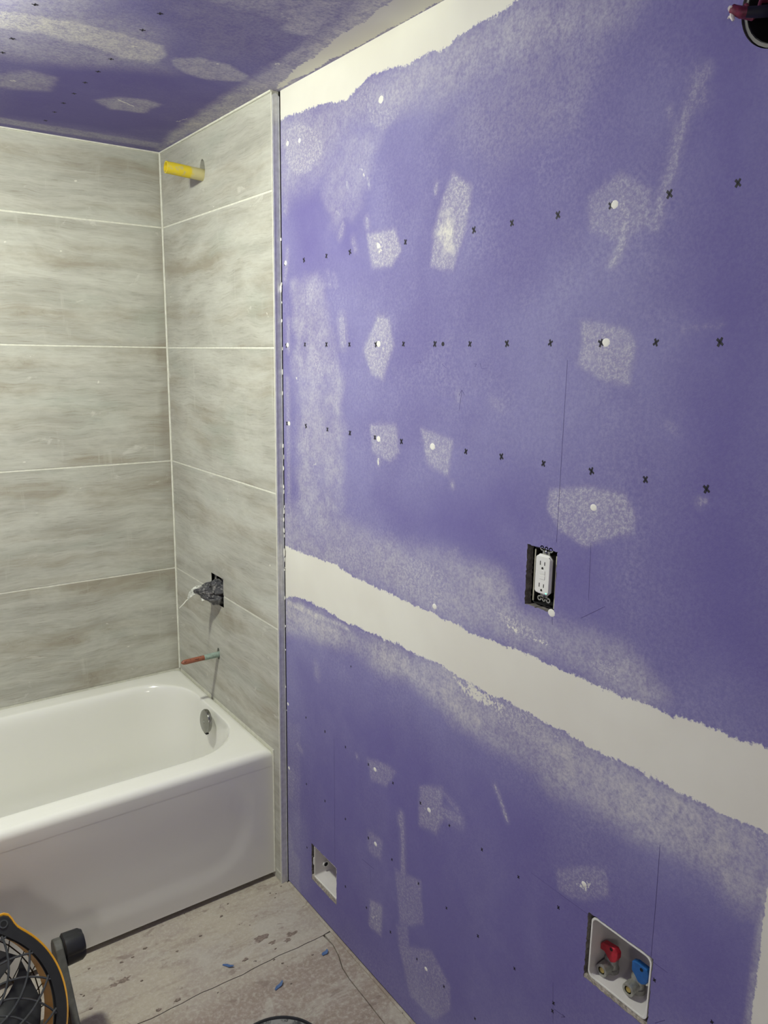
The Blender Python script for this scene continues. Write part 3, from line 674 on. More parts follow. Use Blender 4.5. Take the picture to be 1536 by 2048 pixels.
# other walls, out of frame
lw = MB(); lw.box(XL-0.03, XL, YB, 0.0, 0, ZC)
struct(lw.build('wall_left', M_dry), 'purple drywall on the far left of the room', 'wall')
fw = MB(); fw.box(XL-0.03, DX+0.03, YB-0.03, YB, 0, ZC)
struct(fw.build('wall_front', M_white), 'pale wall behind the viewpoint', 'wall')

# ---------------------------------------------------------------- floor
fb = MB(); fb.box(XL-0.03, 0.06, YB, 0.05, -0.04, -0.012)
floor = struct(fb.build('floor', mat_plain('subfloor_gap', srgb(60, 52, 46), 0.9)), 'dusty plywood subfloor', 'floor')
def panel(poly, z=0.0):
    b = MB(); b.prism([(x, y, -0.012) for x, y in poly], (0, 0, 0.012+z)); return b.build('floor_panel', M_floor, floor)
sy = -1.013; g = 0.0012
wob = lambda x, k: 0.0018*math.sin(x*31+k)+0.0012*math.sin(x*83+k)
xs = np.linspace(XL, DX-0.003, 60)
panel([(XL, 0.04), (DX-0.003, 0.04)]+[(x, sy+g+wob(x, 0)) for x in xs[::-1]])
cl = [(0.0, -1.0125), (-0.004, -1.06), (-0.012, -1.10), (-0.026, -1.14), (-0.031, -1.18), (-0.033, -1.26), (-0.036, -1.34), (-0.036, -1.6), (-0.036, -2.2), (-0.036, YB)]
panel([(x, sy-g+wob(x, 0)) for x in xs if x < -0.004]+[(x-0.0016, y) for x, y in cl[1:]]+[(XL, YB)])
panel([(DX-0.003, sy-g), (-0.0022, sy-g)]+[(x+0.0012, y) for x, y in cl[1:]]+[(DX-0.003, YB)], -0.0006)
# rolled dusty edge of the wall joint
je = MB(); je.tube([(DX-0.001, -D-0.01, 0.001), (DX-0.0015, -1.2, 0.002), (DX-0.001, -1.5, 0.001), (DX-0.002, -2.3, 0.001)], [0.005, 0.004, 0.005, 0.004], 7)
je.build('dust_fillet', M_floor, floor, smooth=True)

# ---------------------------------------------------------------- bathtub
tub = thing('bathtub', 'white enamelled alcove bathtub with apron front against the tiled walls', 'bathtub', (-0.76, -0.3625, 0.0))
TL = Vector((-0.76, -0.3625, 0.0))
NA = 40
def rrect(cx, cy, hx, hy, r, z, n=NA, rl=None):
    """rounded rectangle ring; rl = radius at the left end"""
    out = []
    cs = [(1, 1, 0), (-1, 1, 90), (-1, -1, 180), (1, -1, 270)]
    for sx, sy_, a0 in cs:
        rr = r if sx > 0 or rl is None else rl
        rr = min(rr, hx, hy)
        for k in range(n//4+1):
            a = math.radians(a0+90*k/(n//4)); out.append((cx+sx*(hx-rr)+rr*math.cos(a), cy+sy_*(hy-rr)+rr*math.sin(a), z))
    return out
X0, X1 = -1.52, 0.0; Y0, Y1 = -0.725, 0.0
def off(rs): return [tuple(Vector(p)-TL) for p in rs]
bcx, bcy = (-1.52+0.105-0.040)/2, (-0.652-0.078)/2; bhx, bhy = (1.52-0.105-0.040)/2, (0.652-0.078)/2
rings = []
hx, hy = (X1-X0)/2, (Y1-Y0)/2; ccx, ccy = (X0+X1)/2, (Y0+Y1)/2
rings.append(rrect(ccx, ccy, hx, hy, 0.003, ZR-0.05)); rings.append(rrect(ccx, ccy, hx, hy, 0.004, ZR-0.022))
for a in range(1, 7):
    t = a/6*math.pi/2; e = 0.020*(1-math.sin(math.pi/2-t)) ; rings.append(rrect(ccx, ccy, hx-e, hy-e, 0.006+e, ZR-0.022+0.022*math.sin(t)))
for t_ in (0.4, 0.75, 0.93):
    rings.append([tuple(Vector(p)*(1-t_)+Vector(q)*t_) for p, q in zip(rings[7], rrect(bcx, bcy, bhx, bhy, 0.175, ZR, rl=0.22))])
rings.append(rrect(bcx, bcy, bhx, bhy, 0.175, ZR-0.0008, rl=0.22))
for dz, ins in ((0.004, 0.004), (0.010, 0.009), (0.02, 0.0135), (0.035, 0.017), (0.06, 0.020), (0.10, 0.025), (0.16, 0.033), (0.22, 0.042), (0.262, 0.050), (0.288, 0.058), (0.304, 0.070), (0.314, 0.088), (0.319, 0.115), (0.321, 0.2)):
    rings.append(rrect(bcx+ins*0.9, bcy, bhx-ins*2.0+ins*0.9, bhy-ins, max(0.175-ins*0.35, 0.06), ZR-dz, rl=0.2))
body = MB(); body.loft([off(r_) for r_ in rings], caps=False)
body.add(off(rings[-1]), [tuple(range(len(rings[-1])))])
body.build('basin', M_tub, tub, smooth='all')
# apron with a shallow pressed panel
ap = MB(); nx, nz = 150, 60; az1 = ZR-0.024; az0 = 0.017
def prof(x, z):
    px, pz = min(x-(X0+0.11), (-0.085)-x), min(z-0.085, 0.42-z)
    r = 0.13; inx, inz = px-r, (z-0.085)-r
    d = px if inz >= 0 else (z-0.085 if inx >= 0 else r-math.hypot(inx, inz)) if not (inx < 0 and inz < 0) else r-math.hypot(inx, inz)
    d = min(px, z-0.085) if not (inx < 0 and inz < 0) else d
    t = max(0, min(1, (d+0.03)/0.06)); t = t*t*(3-2*t)
    fade = max(0, min(1, (0.34-z)/0.16)); fade = fade*fade*(3-2*fade)
    return 0.0032*t*fade
for i in range(nx+1):
    for j in range(nz+1):
        x = X0+(X1-0.001-X0)*i/nx; z = az0+(az1-az0)*j/nz
        ap.v.append(tuple(Vector((x, Y0+prof(x, z)+0.0002, z))-TL))
for i in range(nx):
    for j in range(nz): ap.f.append((i*(nz+1)+j, (i+1)*(nz+1)+j, (i+1)*(nz+1)+j+1, i*(nz+1)+j+1))
a0 = [Vector((X0, Y0, az0))-TL, Vector((X1-0.001, Y0, az0))-TL]
ap.add([a0[0], a0[1], a0[1]+Vector((0, 0.02, 0)), a0[0]+Vector((0, 0.02, 0))], [(0, 1, 2, 3)])
ap.build('apron', M_tub, tub, smooth='all')
ft = MB(); ft.box(X0+0.05-TL.x, X1-0.03-TL.x, Y0+0.03-TL.y, Y0+0.045-TL.y, 0.0, 0.10)
ft.build('apron_gap_shade', M_black, tub)  # black slab standing in for the shade in the gap under the apron
# overflow plate
oc = at(415, 1441, 0, -0.064); ol = Vector(oc)-TL; tilt = 0.10
ov = MB(); prof_ = [(0.0, 0.036), (-0.007, 0.0375), (-0.0105, 0.036), (-0.0125, 0.031), (-0.0125, 0.006), (-0.0105, 0.004)]
def disc(profile, c, n=40):
    return [[Vector(c)+Vector((h*math.cos(tilt)-r*math.sin(a)*math.sin(tilt)*0, r*math.cos(a), r*math.sin(a)))+Vector((r*math.sin(a)*0.10, 0, 0)) for a in [2*math.pi*k/n for k in range(n)]] for h, r in profile]
ov.loft(disc(prof_, ol)); ovp = ov.build('overflow_plate', M_chrome, tub, smooth=True)
sc_ = MB(); sc_.loft(disc([(-0.008, 0.0045), (-0.0128, 0.0042), (-0.0136, 0.0028)], ol, 16)); sc_.build('screw', M_steel, ovp, smooth=True)
nt_ = MB(); nt_.box(-0.010, -0.001, -0.009, 0.009, -0.0385, -0.030); nt_.v = [tuple(Vector(v)+ol+Vector((-0.003, -0.008, 0.0))) for v in nt_.v]
nt_.build('overflow_slot', M_black, ovp)

# ---------------------------------------------------------------- pipes in the tiled wall
def pipe_between(p, q, rad, n=16, inner=None):
    b = MB(); p, q = Vector(p), Vector(q); d = (q-p).normalized(); rings_ = []
    a = d.orthogonal().normalized(); c = d.cross(a)
    def rg_(pt, r): return [pt+(a*math.cos(2*math.pi*k/n)+c*math.sin(2*math.pi*k/n))*r for k in range(n)]
    R = [rg_(p, rad), rg_(q, rad)]
    if inner: R += [rg_(q, inner), rg_(q-d*0.02, inner)]
    return b.loft(R)
def worn_material(name, c1, c2, c3, rough, metal=0.0):
    m, nt, b = newmat(name); T = NT(nt); oc_ = T.n('ShaderNodeTexCoord').outputs['Object']
    sep = T.n('ShaderNodeSeparateXYZ'); T.set(sep.inputs[0], oc_)
    nz = T.noise(T.mapping(oc_, (60, 90, 90)), 1.0, 4, 0.6)
    t = T.m('ADD', sep.outputs[0], T.m('MULTIPLY', T.m('SUBTRACT', nz, 0.5), 0.02))
    col = T.mix(T.ramp(t, -0.042, -0.032), T.mix(T.ramp(nz, 0.52, 0.62), c1, c2), c3)
    T.set(b.inputs['Base Color'], col); b.inputs['Roughness'].default_value = rough; b.inputs['Metallic'].default_value = metal
    return m
yp = thing('shower_pipe_sleeve', 'yellow plastic sleeve smeared with thinset, sticking out of top tile', 'pipe', (0, -YH[0], YH[1]-0.012))
pipe_between((0.05, 0, -0.004), (-0.108, 0.002, 0.006), 0.0165, 20, 0.0135).build('tube', worn_material('yellow_sleeve', srgb(216, 192, 44), srgb(196, 180, 112), srgb(196, 186, 134), 0.6), yp, smooth=True)
cp = thing('tub_spout_pipe', 'capped copper pipe stub with green end above the tub rim', 'pipe', (0, -CH[0], CH[1]-0.002))
M_cop = worn_material('copper', srgb(150, 92, 70), srgb(98, 54, 40), srgb(140, 160, 146), 0.42, 0.15)
cb = MB(); cb.tube([(0.05, 0, 0), (-0.02, 0, -0.001), (-0.060, 0, -0.001), (-0.1105, 0.0, -0.002), (-0.119, 0, -0.002), (-0.1235, 0, -0.002), (-0.1255, 0, -0.002)], [0.008, 0.008, 0.008, 0.008, 0.0070, 0.0040, 0.0022], 14)
cb.build('tube', M_cop, cp, smooth=True)
cc = MB(); cc.tube([(-0.050, 0, -0.001), (-0.014, 0, -0.0005), (0.03, 0, 0)], [0.0088, 0.0094, 0.0094], 14)
cc.build('coating', mat_plain('green_patina', srgb(146, 164, 152), 0.7, var=0.12, scale=120, bump=0.4), cp, smooth=True)

# plastic wrapped shower valve
vt = thing('wrapped_shower_valve', 'shower valve wrapped in crumpled dark plastic in its square tile cutout', 'valve', (0, -0.356, 0.80))
m, nt, b_ = newmat('crumpled_plastic'); T = NT(nt); oc_ = T.n('ShaderNodeTexCoord').outputs['Object']
nz = T.noise(oc_, 95, 5, 0.7, 1.2); T.set(b_.inputs['Base Color'], T.mix(T.ramp(nz, 0.5, 0.66), srgb(74, 74, 78), srgb(170, 166, 162)))
b_.inputs['Roughness'].default_value = 0.28; T.set(b_.inputs['Normal'], T.bump(nz, 0.9, 0.006)); M_wrap = m
rg = random.Random(12); rings_ = []
prof_v = [(0.04, 0.030), (0.01, 0.036), (-0.008, 0.038), (-0.022, 0.034), (-0.036, 0.029), (-0.048, 0.021), (-0.058, 0.013), (-0.066, 0.009), (-0.074, 0.006), (-0.080, 0.003)]
for i, (x, r) in enumerate(prof_v):
    rings_.append([(x+rg.uniform(-.003, .003), -0.002+r*math.cos(a)*rg.uniform(.66, 1.28), -0.008+max(0, (-x-0.02))*0.30+r*math.sin(a)*rg.uniform(.72, 1.2)) for a in [2*math.pi*k/26 for k in range(26)]])
vb = MB(); vb.loft(rings_); vb.build('plastic_wrap', M_wrap, vt)
fl = MB()   # loose folded flap of the film
def strip(path, wds):
    vs_ = []; fs_ = []
    for k, (p, wd) in enumerate(zip(path, wds)):
        p = Vector(p); vs_ += [p+Vector((0.0, wd*0.5, wd*0.5)), p-Vector((0.0, wd*0.5, wd*0.5)), p+Vector((0.001, -wd*.5, -wd*.5-.0005)), p+Vector((0.001, wd*.5, wd*.5-.0005))]
    for k in range(len(path)-1):
        for a in range(4): fs_.append((k*4+a, k*4+(a+1) % 4, k*4+4+(a+1) % 4, k*4+4+a))
    fs_ += [(0, 1, 2, 3), tuple(len(vs_)-4+q for q in range(4))]
    return vs_, fs_
fl.add(*strip([(-0.050, 0.0, 0.014), (-0.066, 0.004, 0.011), (-0.080, 0.006, 0.004), (-0.090, 0.008, -0.006), (-0.096, 0.009, -0.016)], [0.014, 0.018, 0.016, 0.012, 0.006]))
fl.add(*strip([(-0.040, -0.005, -0.012), (-0.056, -0.002, -0.020), (-0.050, 0.004, -0.030)], [0.016, 0.012, 0.003]))
fl.build('film_flap', mat_plain('pale_film', srgb(178, 178, 168), 0.3, var=0.2, scale=160, bump=0.6), vt)
th = MB(); th.tube([(-0.080, 0.004, 0.000), (-0.090, 0.008, -0.014), (-0.100, 0.011, -0.022), (-0.109, 0.010, -0.031), (-0.119, 0.012, -0.040), (-0.122, 0.013, -0.043)], [0.0014, 0.0020, 0.0015, 0.0018, 0.0012, 0.0014], 6)
th.build('film_strand', mat_plain('white_film', srgb(222, 221, 208), 0.4), vt, smooth=True)
vbody = MB(); vbody.tube([(0.095, 0, 0), (0.03, 0, 0)], 0.026, 14); vbody.build('valve_body', M_brass, vt, smooth=True)
vs2 = MB(); vs2.box(0.03, 0.034, -0.04, 0.04, 0.020, 0.026); vs2.box(0.03, 0.034, 0.012, 0.018, -0.04, 0.04); vs2.build('mounting_plate', M_steel, vt)

# ---------------------------------------------------------------- GFCI receptacle
FXo = 0.0125
oc = at(1084, 1150, 0, FXo); OL = Vector((DX, oc[1], oc[2]))
rcp = thing('wall_outlet', 'white two-socket wall outlet with test buttons, uncovered, in rough cutout', 'outlet', tuple(OL))
def lb(): return MB()
hy0, hy1, hz0, hz1 = OUT_H[0]-OL.y, OUT_H[1]-OL.y, OUT_H[2]-OL.z, OUT_H[3]-OL.z
# electrical box behind the board: open shell
def open_box(y0, y1, z0, z1, x0, x1, t, r=0.006, n=6):
    def ring(x, e):
        o_ = []
        for cy_, cz_, a0_ in ((y1-e-r, z1-e-r, 0), (y0+e+r, z1-e-r, 90), (y0+e+r, z0+e+r, 180), (y1-e-r, z0+e+r, 270)):
            for k in range(n+1):
                a = math.radians(a0_+90*k/n); o_.append((x, cy_+r*math.cos(a), cz_+r*math.sin(a)))
        return o_
    b = MB(); b.loft([ring(x1, 0), ring(x0, 0), ring(x0, t), ring(x1-t, t)], caps=False)
    b.add(ring(x1-t, t), [tuple(range(4*(n+1)))]); b.add(ring(x1, 0), [tuple(range(4*(n+1)))]); return b
open_box(hy0+0.004, hy1-0.010, hz0+0.004, hz1-0.004, 0.010, 0.075, 0.0016, 0.003).build('device_box', mat_plain('box_black', srgb(26, 25, 26), 0.6), rcp, smooth=True)
M_bedge = mat_plain('box_edge_pale', srgb(196, 192, 172), 0.5)
for y_, xe in ((hy0+0.0024, 0.0015), (hy1-0.0115, 0.0085)):
    bl = MB(); bl.box(xe, xe+0.002, y_-0.0009, y_+0.0009, hz0+0.008, hz1-0.008); bl.build('box_edge', M_bedge, rcp)
# device body with chamfered corners (depth towards room = -x)
def cham(hy_, hz_, c, x): return [(x, hy_-c, hz_), (x, -hy_+c, hz_), (x, -hy_, hz_-c), (x, -hy_, -hz_+c), (x, -hy_+c, -hz_), (x, hy_-c, -hz_), (x, hy_, -hz_+c), (x, hy_, hz_-c)]
fx = FXo-DX
gb = MB(); gb.loft([cham(.0172, .0350, .006, fx+.0065), cham(.0172, .0350, .006, fx+.004), cham(.0160, .0328, .0035, fx+.0035), cham(.0160, .0328, .0035, fx+.0006), cham(.0153, .0321, .0032, fx)])
gf = gb.build('receptacle_body', M_wplast, rcp)
bk_ = MB(); bk_.loft([cham(.0150, .034, .007, fx+.006), cham(.0150, .034, .007, fx+.045)]); bk_.build('receptacle_back', mat_plain('receptacle_back_grey', srgb(70, 68, 66), 0.6), rcp)
M_slot = mat_plain('slot_dark', srgb(40, 36, 32), 0.7)
for cz in (0.0205, -0.0185):
    for cy_, h_ in ((0.0052, 0.0036), (-0.0048, 0.0031)):
        b = MB(); b.box(fx-0.0002, fx+0.001, cy_-0.00085, cy_+0.00085, cz-h_, cz+h_); b.build('socket_slot', M_slot, gf)
    b = MB(); pts = [(fx-0.0002, 0.0022*math.cos(a)-0.0002, cz-0.0085+0.0022*math.sin(a)) for a in [k*math.pi/8 for k in range(9)]]+[(fx-0.0002, -0.0024, cz-0.0105), (fx-0.0002, 0.0020, cz-0.0105)]
    b.prism(pts, (0.001, 0, 0)); b.build('ground_hole', M_slot, gf)
for cz in (0.0045, -0.0040):
    b = MB(); b.box(fx-0.0008, fx+0.001, -0.0065, 0.0060, cz-0.0036, cz+0.0036); b.build('test_button', M_wplast, gf, bevel=0.0004)
b = MB(); b.box(fx-0.0004, fx+0.001, -0.0125, -0.0098, -0.0315, -0.0298); b.build('indicator_light', mat_plain('green_led', srgb(120, 255, 190), 0.4, emit=srgb(90, 255, 190), strength=2.5), gf)
# yoke with plaster ears and screws
yx = fx+0.0075
def ringlet(yk, cy_, cz, ro, ri):
    n = 14; R = []
    for x, r in ((yx, ro), (yx, ri), (yx+0.0015, ri), (yx+0.0015, ro), (yx, ro)): R.append([(x, cy_+r*math.cos(2*math.pi*k/n), cz+r*math.sin(2*math.pi*k/n)) for k in range(n)])
    yk.loft(R, caps=False)
for sg in (1, -1):
    yk = MB(); za, zb = sorted((sg*0.030, sg*0.0435)); yk.box(yx, yx+0.0015, -0.008, 0.008, za, zb)
    for cy_ in (-0.0100, 0.0100): ringlet(yk, cy_, sg*0.0445, 0.0047, 0.0026)
    ringlet(yk, 0, sg*0.0450, 0.0040, 0.0019)
    yk.box(yx, yx+0.0015, -0.0085, 0.0085, sg*0.0425-0.0012, sg*0.0425+0.0012)
    yk.build('mounting_strap', M_steel, rcp)
for sg in (1, -1):
    b = MB(); b.tube([(yx+0.01, 0, sg*0.0385), (yx-0.0012, 0, sg*0.0385), (yx-0.0022, 0, sg*0.0385)], [0.0036, 0.0036, 0.0022], 12); b.build('mounting_screw', M_chrome, rcp, smooth=True)

# ---------------------------------------------------------------- recessed supply boxes
def wall_ring(y0, y1, z0, z1): return (y0, y1, z0, z1)
wl = Vector((DX, (WASH_H[0]+WASH_H[1])/2, (WASH_H[2]+WASH_H[3])/2))
wbx = thing('washer_supply_box', 'recessed white box with red and blue shutoff valves, low on purple wall', 'supply box', tuple(wl))
wy0, wy1, wz0, wz1 = WASH_H[0]-wl.y, WASH_H[1]-wl.y, WASH_H[2]-wl.z, WASH_H[3]-wl.z
open_box(wy0+0.003, wy1-0.009, wz0+0.011, wz1-0.003, 0.0015, 0.085, 0.0022, 0.009).build('box_shell', M_gplast, wbx, smooth=True)
open_box(wy0+0.0008, wy1-0.006, wz0+0.008, wz1-0.001, 0.005, 0.012, 0.0024, 0.010).v
fr = MB(); 
def frame_ring(y0, y1, z0, z1, x0, x1, t, r=0.010, n=6):
    def ring(x, e):
        o_ = []
        for cy_, cz_, a0_ in ((y1-e-r, z1-e-r, 0), (y0+e+r, z1-e-r, 90), (y0+e+r, z0+e+r, 180), (y1-e-r, z0+e+r, 270)):
            for k in range(n+1):
                a = math.radians(a0_+90*k/n); o_.append((x, cy_+r*math.cos(a), cz_+r*math.sin(a)))
        return o_
    b = MB(); b.loft([ring(x0, 0), ring(x1, 0), ring(x1, t), ring(x0, t), ring(x0, 0)], caps=False); return b
frame_ring(wy0+0.0022, wy1-0.0082, wz0+0.0102, wz1-0.0022, 0.0, 0.0035, 0.0025).build('box_lip', M_wplast, wbx, smooth=True)
gs = MB(); rg = random.Random(9)   # crumbly gypsum ledge below and beside the box
for k in range(18):
    y = wy0+0.004+k*(wy1-wy0-0.008)/17; gs.box(0.0008, 0.014, y-0.0036, y+0.0036, wz0-0.001, wz0+0.0085+rg.uniform(-.0012, .0008))
gl = gs.build('gypsum_ledge', M_gyp, wbx); gl['kind'] = 'stuff'
def shutoff(yc, zc, xc, handle_mat):
    v = MB(); v.tube([(xc, yc, zc-0.028), (xc, yc, zc-0.022), (xc, yc, zc-0.021), (xc, yc, zc-0.012), (xc, yc, zc-0.011), (xc, yc, zc+0.006), (xc, yc, zc+0.010), (xc, yc, zc+0.020)], [0.011, 0.011, 0.0140, 0.0140, 0.0115, 0.0120, 0.0090, 0.0080], 16)
    o = v.build('shutoff_valve', M_steel, wbx, smooth=True)
    nz_ = MB(); x1_ = xc-0.027; prof2 = [(xc, 0.0095), (xc-0.012, 0.0095), (xc-0.0125, 0.0112), (x1_, 0.0112), (x1_-0.0005, 0.0105), (x1_-0.0005, 0.0068), (x1_+0.012, 0.0064)]
    nz_.loft([[(x, yc+r*math.cos(2*math.pi*k/18), zc-0.004+r*math.sin(2*math.pi*k/18)-(xc-x)*0.1) for k in range(18)] for x, r in prof2])
    nz_.build('hose_thread', M_steel, o, smooth=True)
    br = MB(); br.loft([[(x, yc+r*math.cos(2*math.pi*k/14), zc-0.004+r*math.sin(2*math.pi*k/14)-(xc-x)*0.1) for k in range(14)] for x, r in ((x1_+0.001, 0.0066), (x1_+0.001, 0.0048), (x1_+0.008, 0.0046))])
    br.build('brass_seat', M_brass, o, smooth=True)
    return o
def lever(pix, hole, mat, valve):
    """flat hooked lever whose broad face looks into the room"""
    P_ = [Vector(at(1120+u/6.98, 1800+v/6.98, 0, DX+0.024))-wl for u, v in pix]
    h = MB(); h.prism(P_, (0.011, 0, 0)); h.build('lever_handle', mat, valve, bevel=0.0014)
    c = Vector(at(1120+hole[0]/6.98, 1800+hole[1]/6.98, 0, DX+0.024))-wl
    q = MB(); q.tube([tuple(c+Vector((0.001, 0, 0))), tuple(c-Vector((0.0006, 0, 0)))], 0.0030, 14); q.build('lever_hole', M_black, valve)
M_red = mat_plain('red_handle', srgb(178, 36, 52), 0.4, var=0.12, scale=120); M_blue = mat_plain('blue_handle', srgb(28, 92, 160), 0.4, var=0.08, scale=120)
cr = at(1202, 1941, 0, DX+0.012); cb_ = at(1255, 1980, 0, DX+0.012)
v1 = shutoff(cr[1]-wl.y, cr[2]-wl.z+0.006, 0.040, M_red); v2 = shutoff(cb_[1]-wl.y, cb_[2]-wl.z+0.006, 0.040, M_blue)
lever([(568, 598), (605, 592), (665, 628), (765, 688), (803, 760), (797, 835), (765, 880), (705, 875), (660, 800), (615, 715), (562, 680)], (716, 690), M_red, v1)
lever([(1003, 848), (1060, 866), (1215, 985), (1235, 1060), (1225, 1150), (1190, 1190), (1130, 1182), (1082, 1140), (1045, 1060), (998, 972)], (1138, 975), M_blue, v2)

sl = Vector((DX, (SMALL_H[0]+SMALL_H[1])/2, (SMALL_H[2]+SMALL_H[3])/2))
sbx = thing('recessed_wall_box', 'small empty white recessed box low on purple wall beside the tub', 'wall box', tuple(sl))
y0_, y1_, z0_, z1_ = SMALL_H[0]-sl.y, SMALL_H[1]-sl.y, SMALL_H[2]-sl.z, SMALL_H[3]-sl.z
open_box(y0_+0.002, y1_-0.012, z0_+0.015, z1_-0.002, 0.004, 0.08, 0.0018, 0.004).build('box_shell', M_gplast, sbx, smooth=True)
frame_ring(y0_+0.001, y1_-0.011, z0_+0.014, z1_-0.001, 0.0015, 0.006, 0.0022, 0.004).build('box_lip', M_wplast, sbx, smooth=True)
b = MB(); b.box(0.0005, 0.003, y1_-0.0125, y1_-0.0085, -0.005, 0.016); b.build('side_clip', M_wplast, sbx)
yk_ = y1_-0.012-0.0018; kc = at(651, 1727, 1, yk_+sl.y); kx_, kz = min(max(kc[0]-sl.x, 0.014), 0.066), kc[2]-sl.z
b = MB(); R = []
for d_, r in ((0.0, 0.0090), (-0.004, 0.0090), (-0.004, 0.0062), (0.0, 0.006)): R.append([(kx_+r*math.cos(2*math.pi*k/16), yk_+d_, kz+r*math.sin(2*math.pi*k/16)) for k in range(16)])
kn = b.loft(R, caps=False).build('pipe_collar', M_wplast, sbx, smooth=True)
b = MB(); b.tube([(kx_, yk_-0.0008, kz), (kx_, yk_-0.003, kz)], 0.0062, 14); b.build('collar_opening', M_black, kn)
print('collar', kc-np.array(sl))
gs = MB()
for k in range(18):
    y = y0_+0.004+k*(y1_-y0_-0.008)/17; gs.box(0.0008, 0.014, y-0.0036, y+0.0036, z0_-0.001, z0_+0.0135+rg.uniform(-.001, .0006))
gl = gs.build('gypsum_ledge', M_gyp, sbx); gl['kind'] = 'stuff'

# ---------------------------------------------------------------- vanity light box with loose wires
jl = Vector((DX, JB[1], JB[2]))
jb = thing('light_junction_box', 'round electrical box opening high on the wall at upper right', 'electrical box', tuple(jl))
b = MB(); R = []
for x, r in ((0.016, 0.0515), (0.004, 0.0515), (0.004, 0.0485), (0.06, 0.0475)): R.append([(x, r*math.cos(2*math.pi*k/32), r*math.sin(2*math.pi*k/32)) for k in range(32)])
b.loft(R, caps=False); b.add(R[-1], [tuple(range(32))]); b.build('box_shell', mat_plain('box_dark', srgb(30, 29, 30), 0.6), jb, smooth=True)
b = MB(); R = []
for x, r in ((0.005, 0.0535), (0.0028, 0.0535), (0.0028, 0.0495), (0.005, 0.0495)): R.append([(x, r*math.cos(2*math.pi*k/32), r*math.sin(2*math.pi*k/32)) for k in range(32)])
b.loft(R, caps=False); b.build('box_rim', mat_plain('rim_grey', srgb(120, 118, 112), 0.6), jb, smooth=True)
wl2 = thing('capped_wires', 'bundle of taped dark red and white wires poking from the light box', 'wires', tuple(jl))
def jp(px, py, x):
    return Vector(at(px, py, 0, x))-jl
M_tape = mat_plain('black_tape', srgb(24, 24, 40), 0.5); M_maroon = mat_plain('maroon_wirenut', srgb(120, 40, 66), 0.5, var=0.2, scale=200)
b = MB(); b.tube([(0.05, 0.0, 0.0), tuple(jp(1534, 22, 0.0)), tuple(jp(1512, 24, -0.02)), tuple(jp(1490, 24, -0.03))], [0.006, 0.007, 0.0065, 0.006], 10); b.build('taped_cable', M_tape, wl2, smooth=True)
b = MB(); b.tube([tuple(jp(1492, 25, -0.030)), tuple(jp(1484, 25, -0.033)), tuple(jp(1470, 20, -0.037)), tuple(jp(1464, 17, -0.038))], [0.0062, 0.0068, 0.0056, 0.0050], 12); b.build('wire_nut', M_maroon, wl2, smooth=True)
b = MB(); b.tube([tuple(jp(1486, 20, -0.030)), tuple(jp(1493, 11, -0.031)), tuple(jp(1496, 8, -0.031))], [0.003, 0.0032, 0.002], 8); b.tube([tuple(jp(1478, 33, -0.030)), tuple(jp(1504, 37, -0.02)), tuple(jp(1514, 30, -0.01))], [0.002, 0.0028, 0.002], 8)
b.tube([(0.04, 0.01, 0.01), tuple(jp(1521, 2, 0.0)), tuple(jp(1518, 14, -0.006))], 0.0022, 8); b.build('red_wire', M_maroon, wl2, smooth=True)
b = MB(); b.tube([tuple(jp(1463, 18, -0.039)), tuple(jp(1461, 20, -0.040))], [0.0046, 0.0042], 12); b.tube([tuple(jp(1462, 26, -0.038)), tuple(jp(1464, 33, -0.038)), tuple(jp(1467, 41, -0.037))], [0.0014, 0.0030, 0.0018], 8); b.tube([tuple(jp(1464, 32, -0.038)), tuple(jp(1458, 34, -0.038)), tuple(jp(1456, 38, -0.038))], [0.0018, 0.0014, 0.0010], 8)
b.build('white_conductor', mat_plain('white_insulation', srgb(214, 206, 204), 0.5), wl2, smooth=True)

# ---------------------------------------------------------------- floor fan
FC = Vector((-0.872, -1.10, 0.245)); az, tl_, FR = math.radians(-87), math.radians(33), 0.2
fan = thing('floor_fan', 'black floor fan with yellow rim and side knob beside the tub', 'fan', (FC.x, FC.y+0.06, 0.0))
FO = Vector((FC.x, FC.y+0.06, 0.0))
nv = Vector((math.cos(az)*math.cos(tl_), math.sin(az)*math.cos(tl_), math.sin(tl_))); hv = Vector((0, 0, 1)).cross(nv).normalized(); vv = nv.cross(hv)
def fp(a, r, d): return FC-FO+(hv*math.cos(a)+vv*math.sin(a))*r+nv*d   # angle, radius, forward offset
M_fblack = mat_plain('fan_black', srgb(34, 35, 38), 0.42, var=0.1); M_fyel = mat_plain('fan_yellow', srgb(232, 166, 30), 0.38, var=0.05, scale=20)
M_fgrille = mat_plain('fan_grille', srgb(72, 74, 76), 0.24, var=0.1); M_fgrey = mat_plain('fan_bracket_grey', srgb(80, 80, 76), 0.5, var=0.12, scale=60)
EARS = [math.radians(a) for a in (56, 146, 236, 326)]
def ear(a):
    e = 0
    for q in EARS:
        d = (a-q+math.pi) % (2*math.pi)-math.pi; e = max(e, math.exp(-(d/0.10)**2))
    return e
N = 144; angs = [2*math.pi*k/N for k in range(N)]
def ringv(r, d, k_=0.0): return [fp(a, r+k_*ear(a), d) for a in angs]
b = MB(); b.loft([ringv(FR-0.004, -0.005, .016), ringv(FR, -0.004, .016), ringv(FR+0.0015, -0.016, .016), ringv(FR-0.004, -0.024, .012), ringv(FR-0.008, -0.09, .004), ringv(FR-0.018, -0.13, .0), ringv(FR-0.022, -0.13, .0), ringv(FR-0.014, -0.09, .0), ringv(FR-0.010, -0.005, .008), ringv(FR-0.004, -0.005, .016)], caps=False)
b.build('drum_shell', M_fyel, fan, smooth=True)
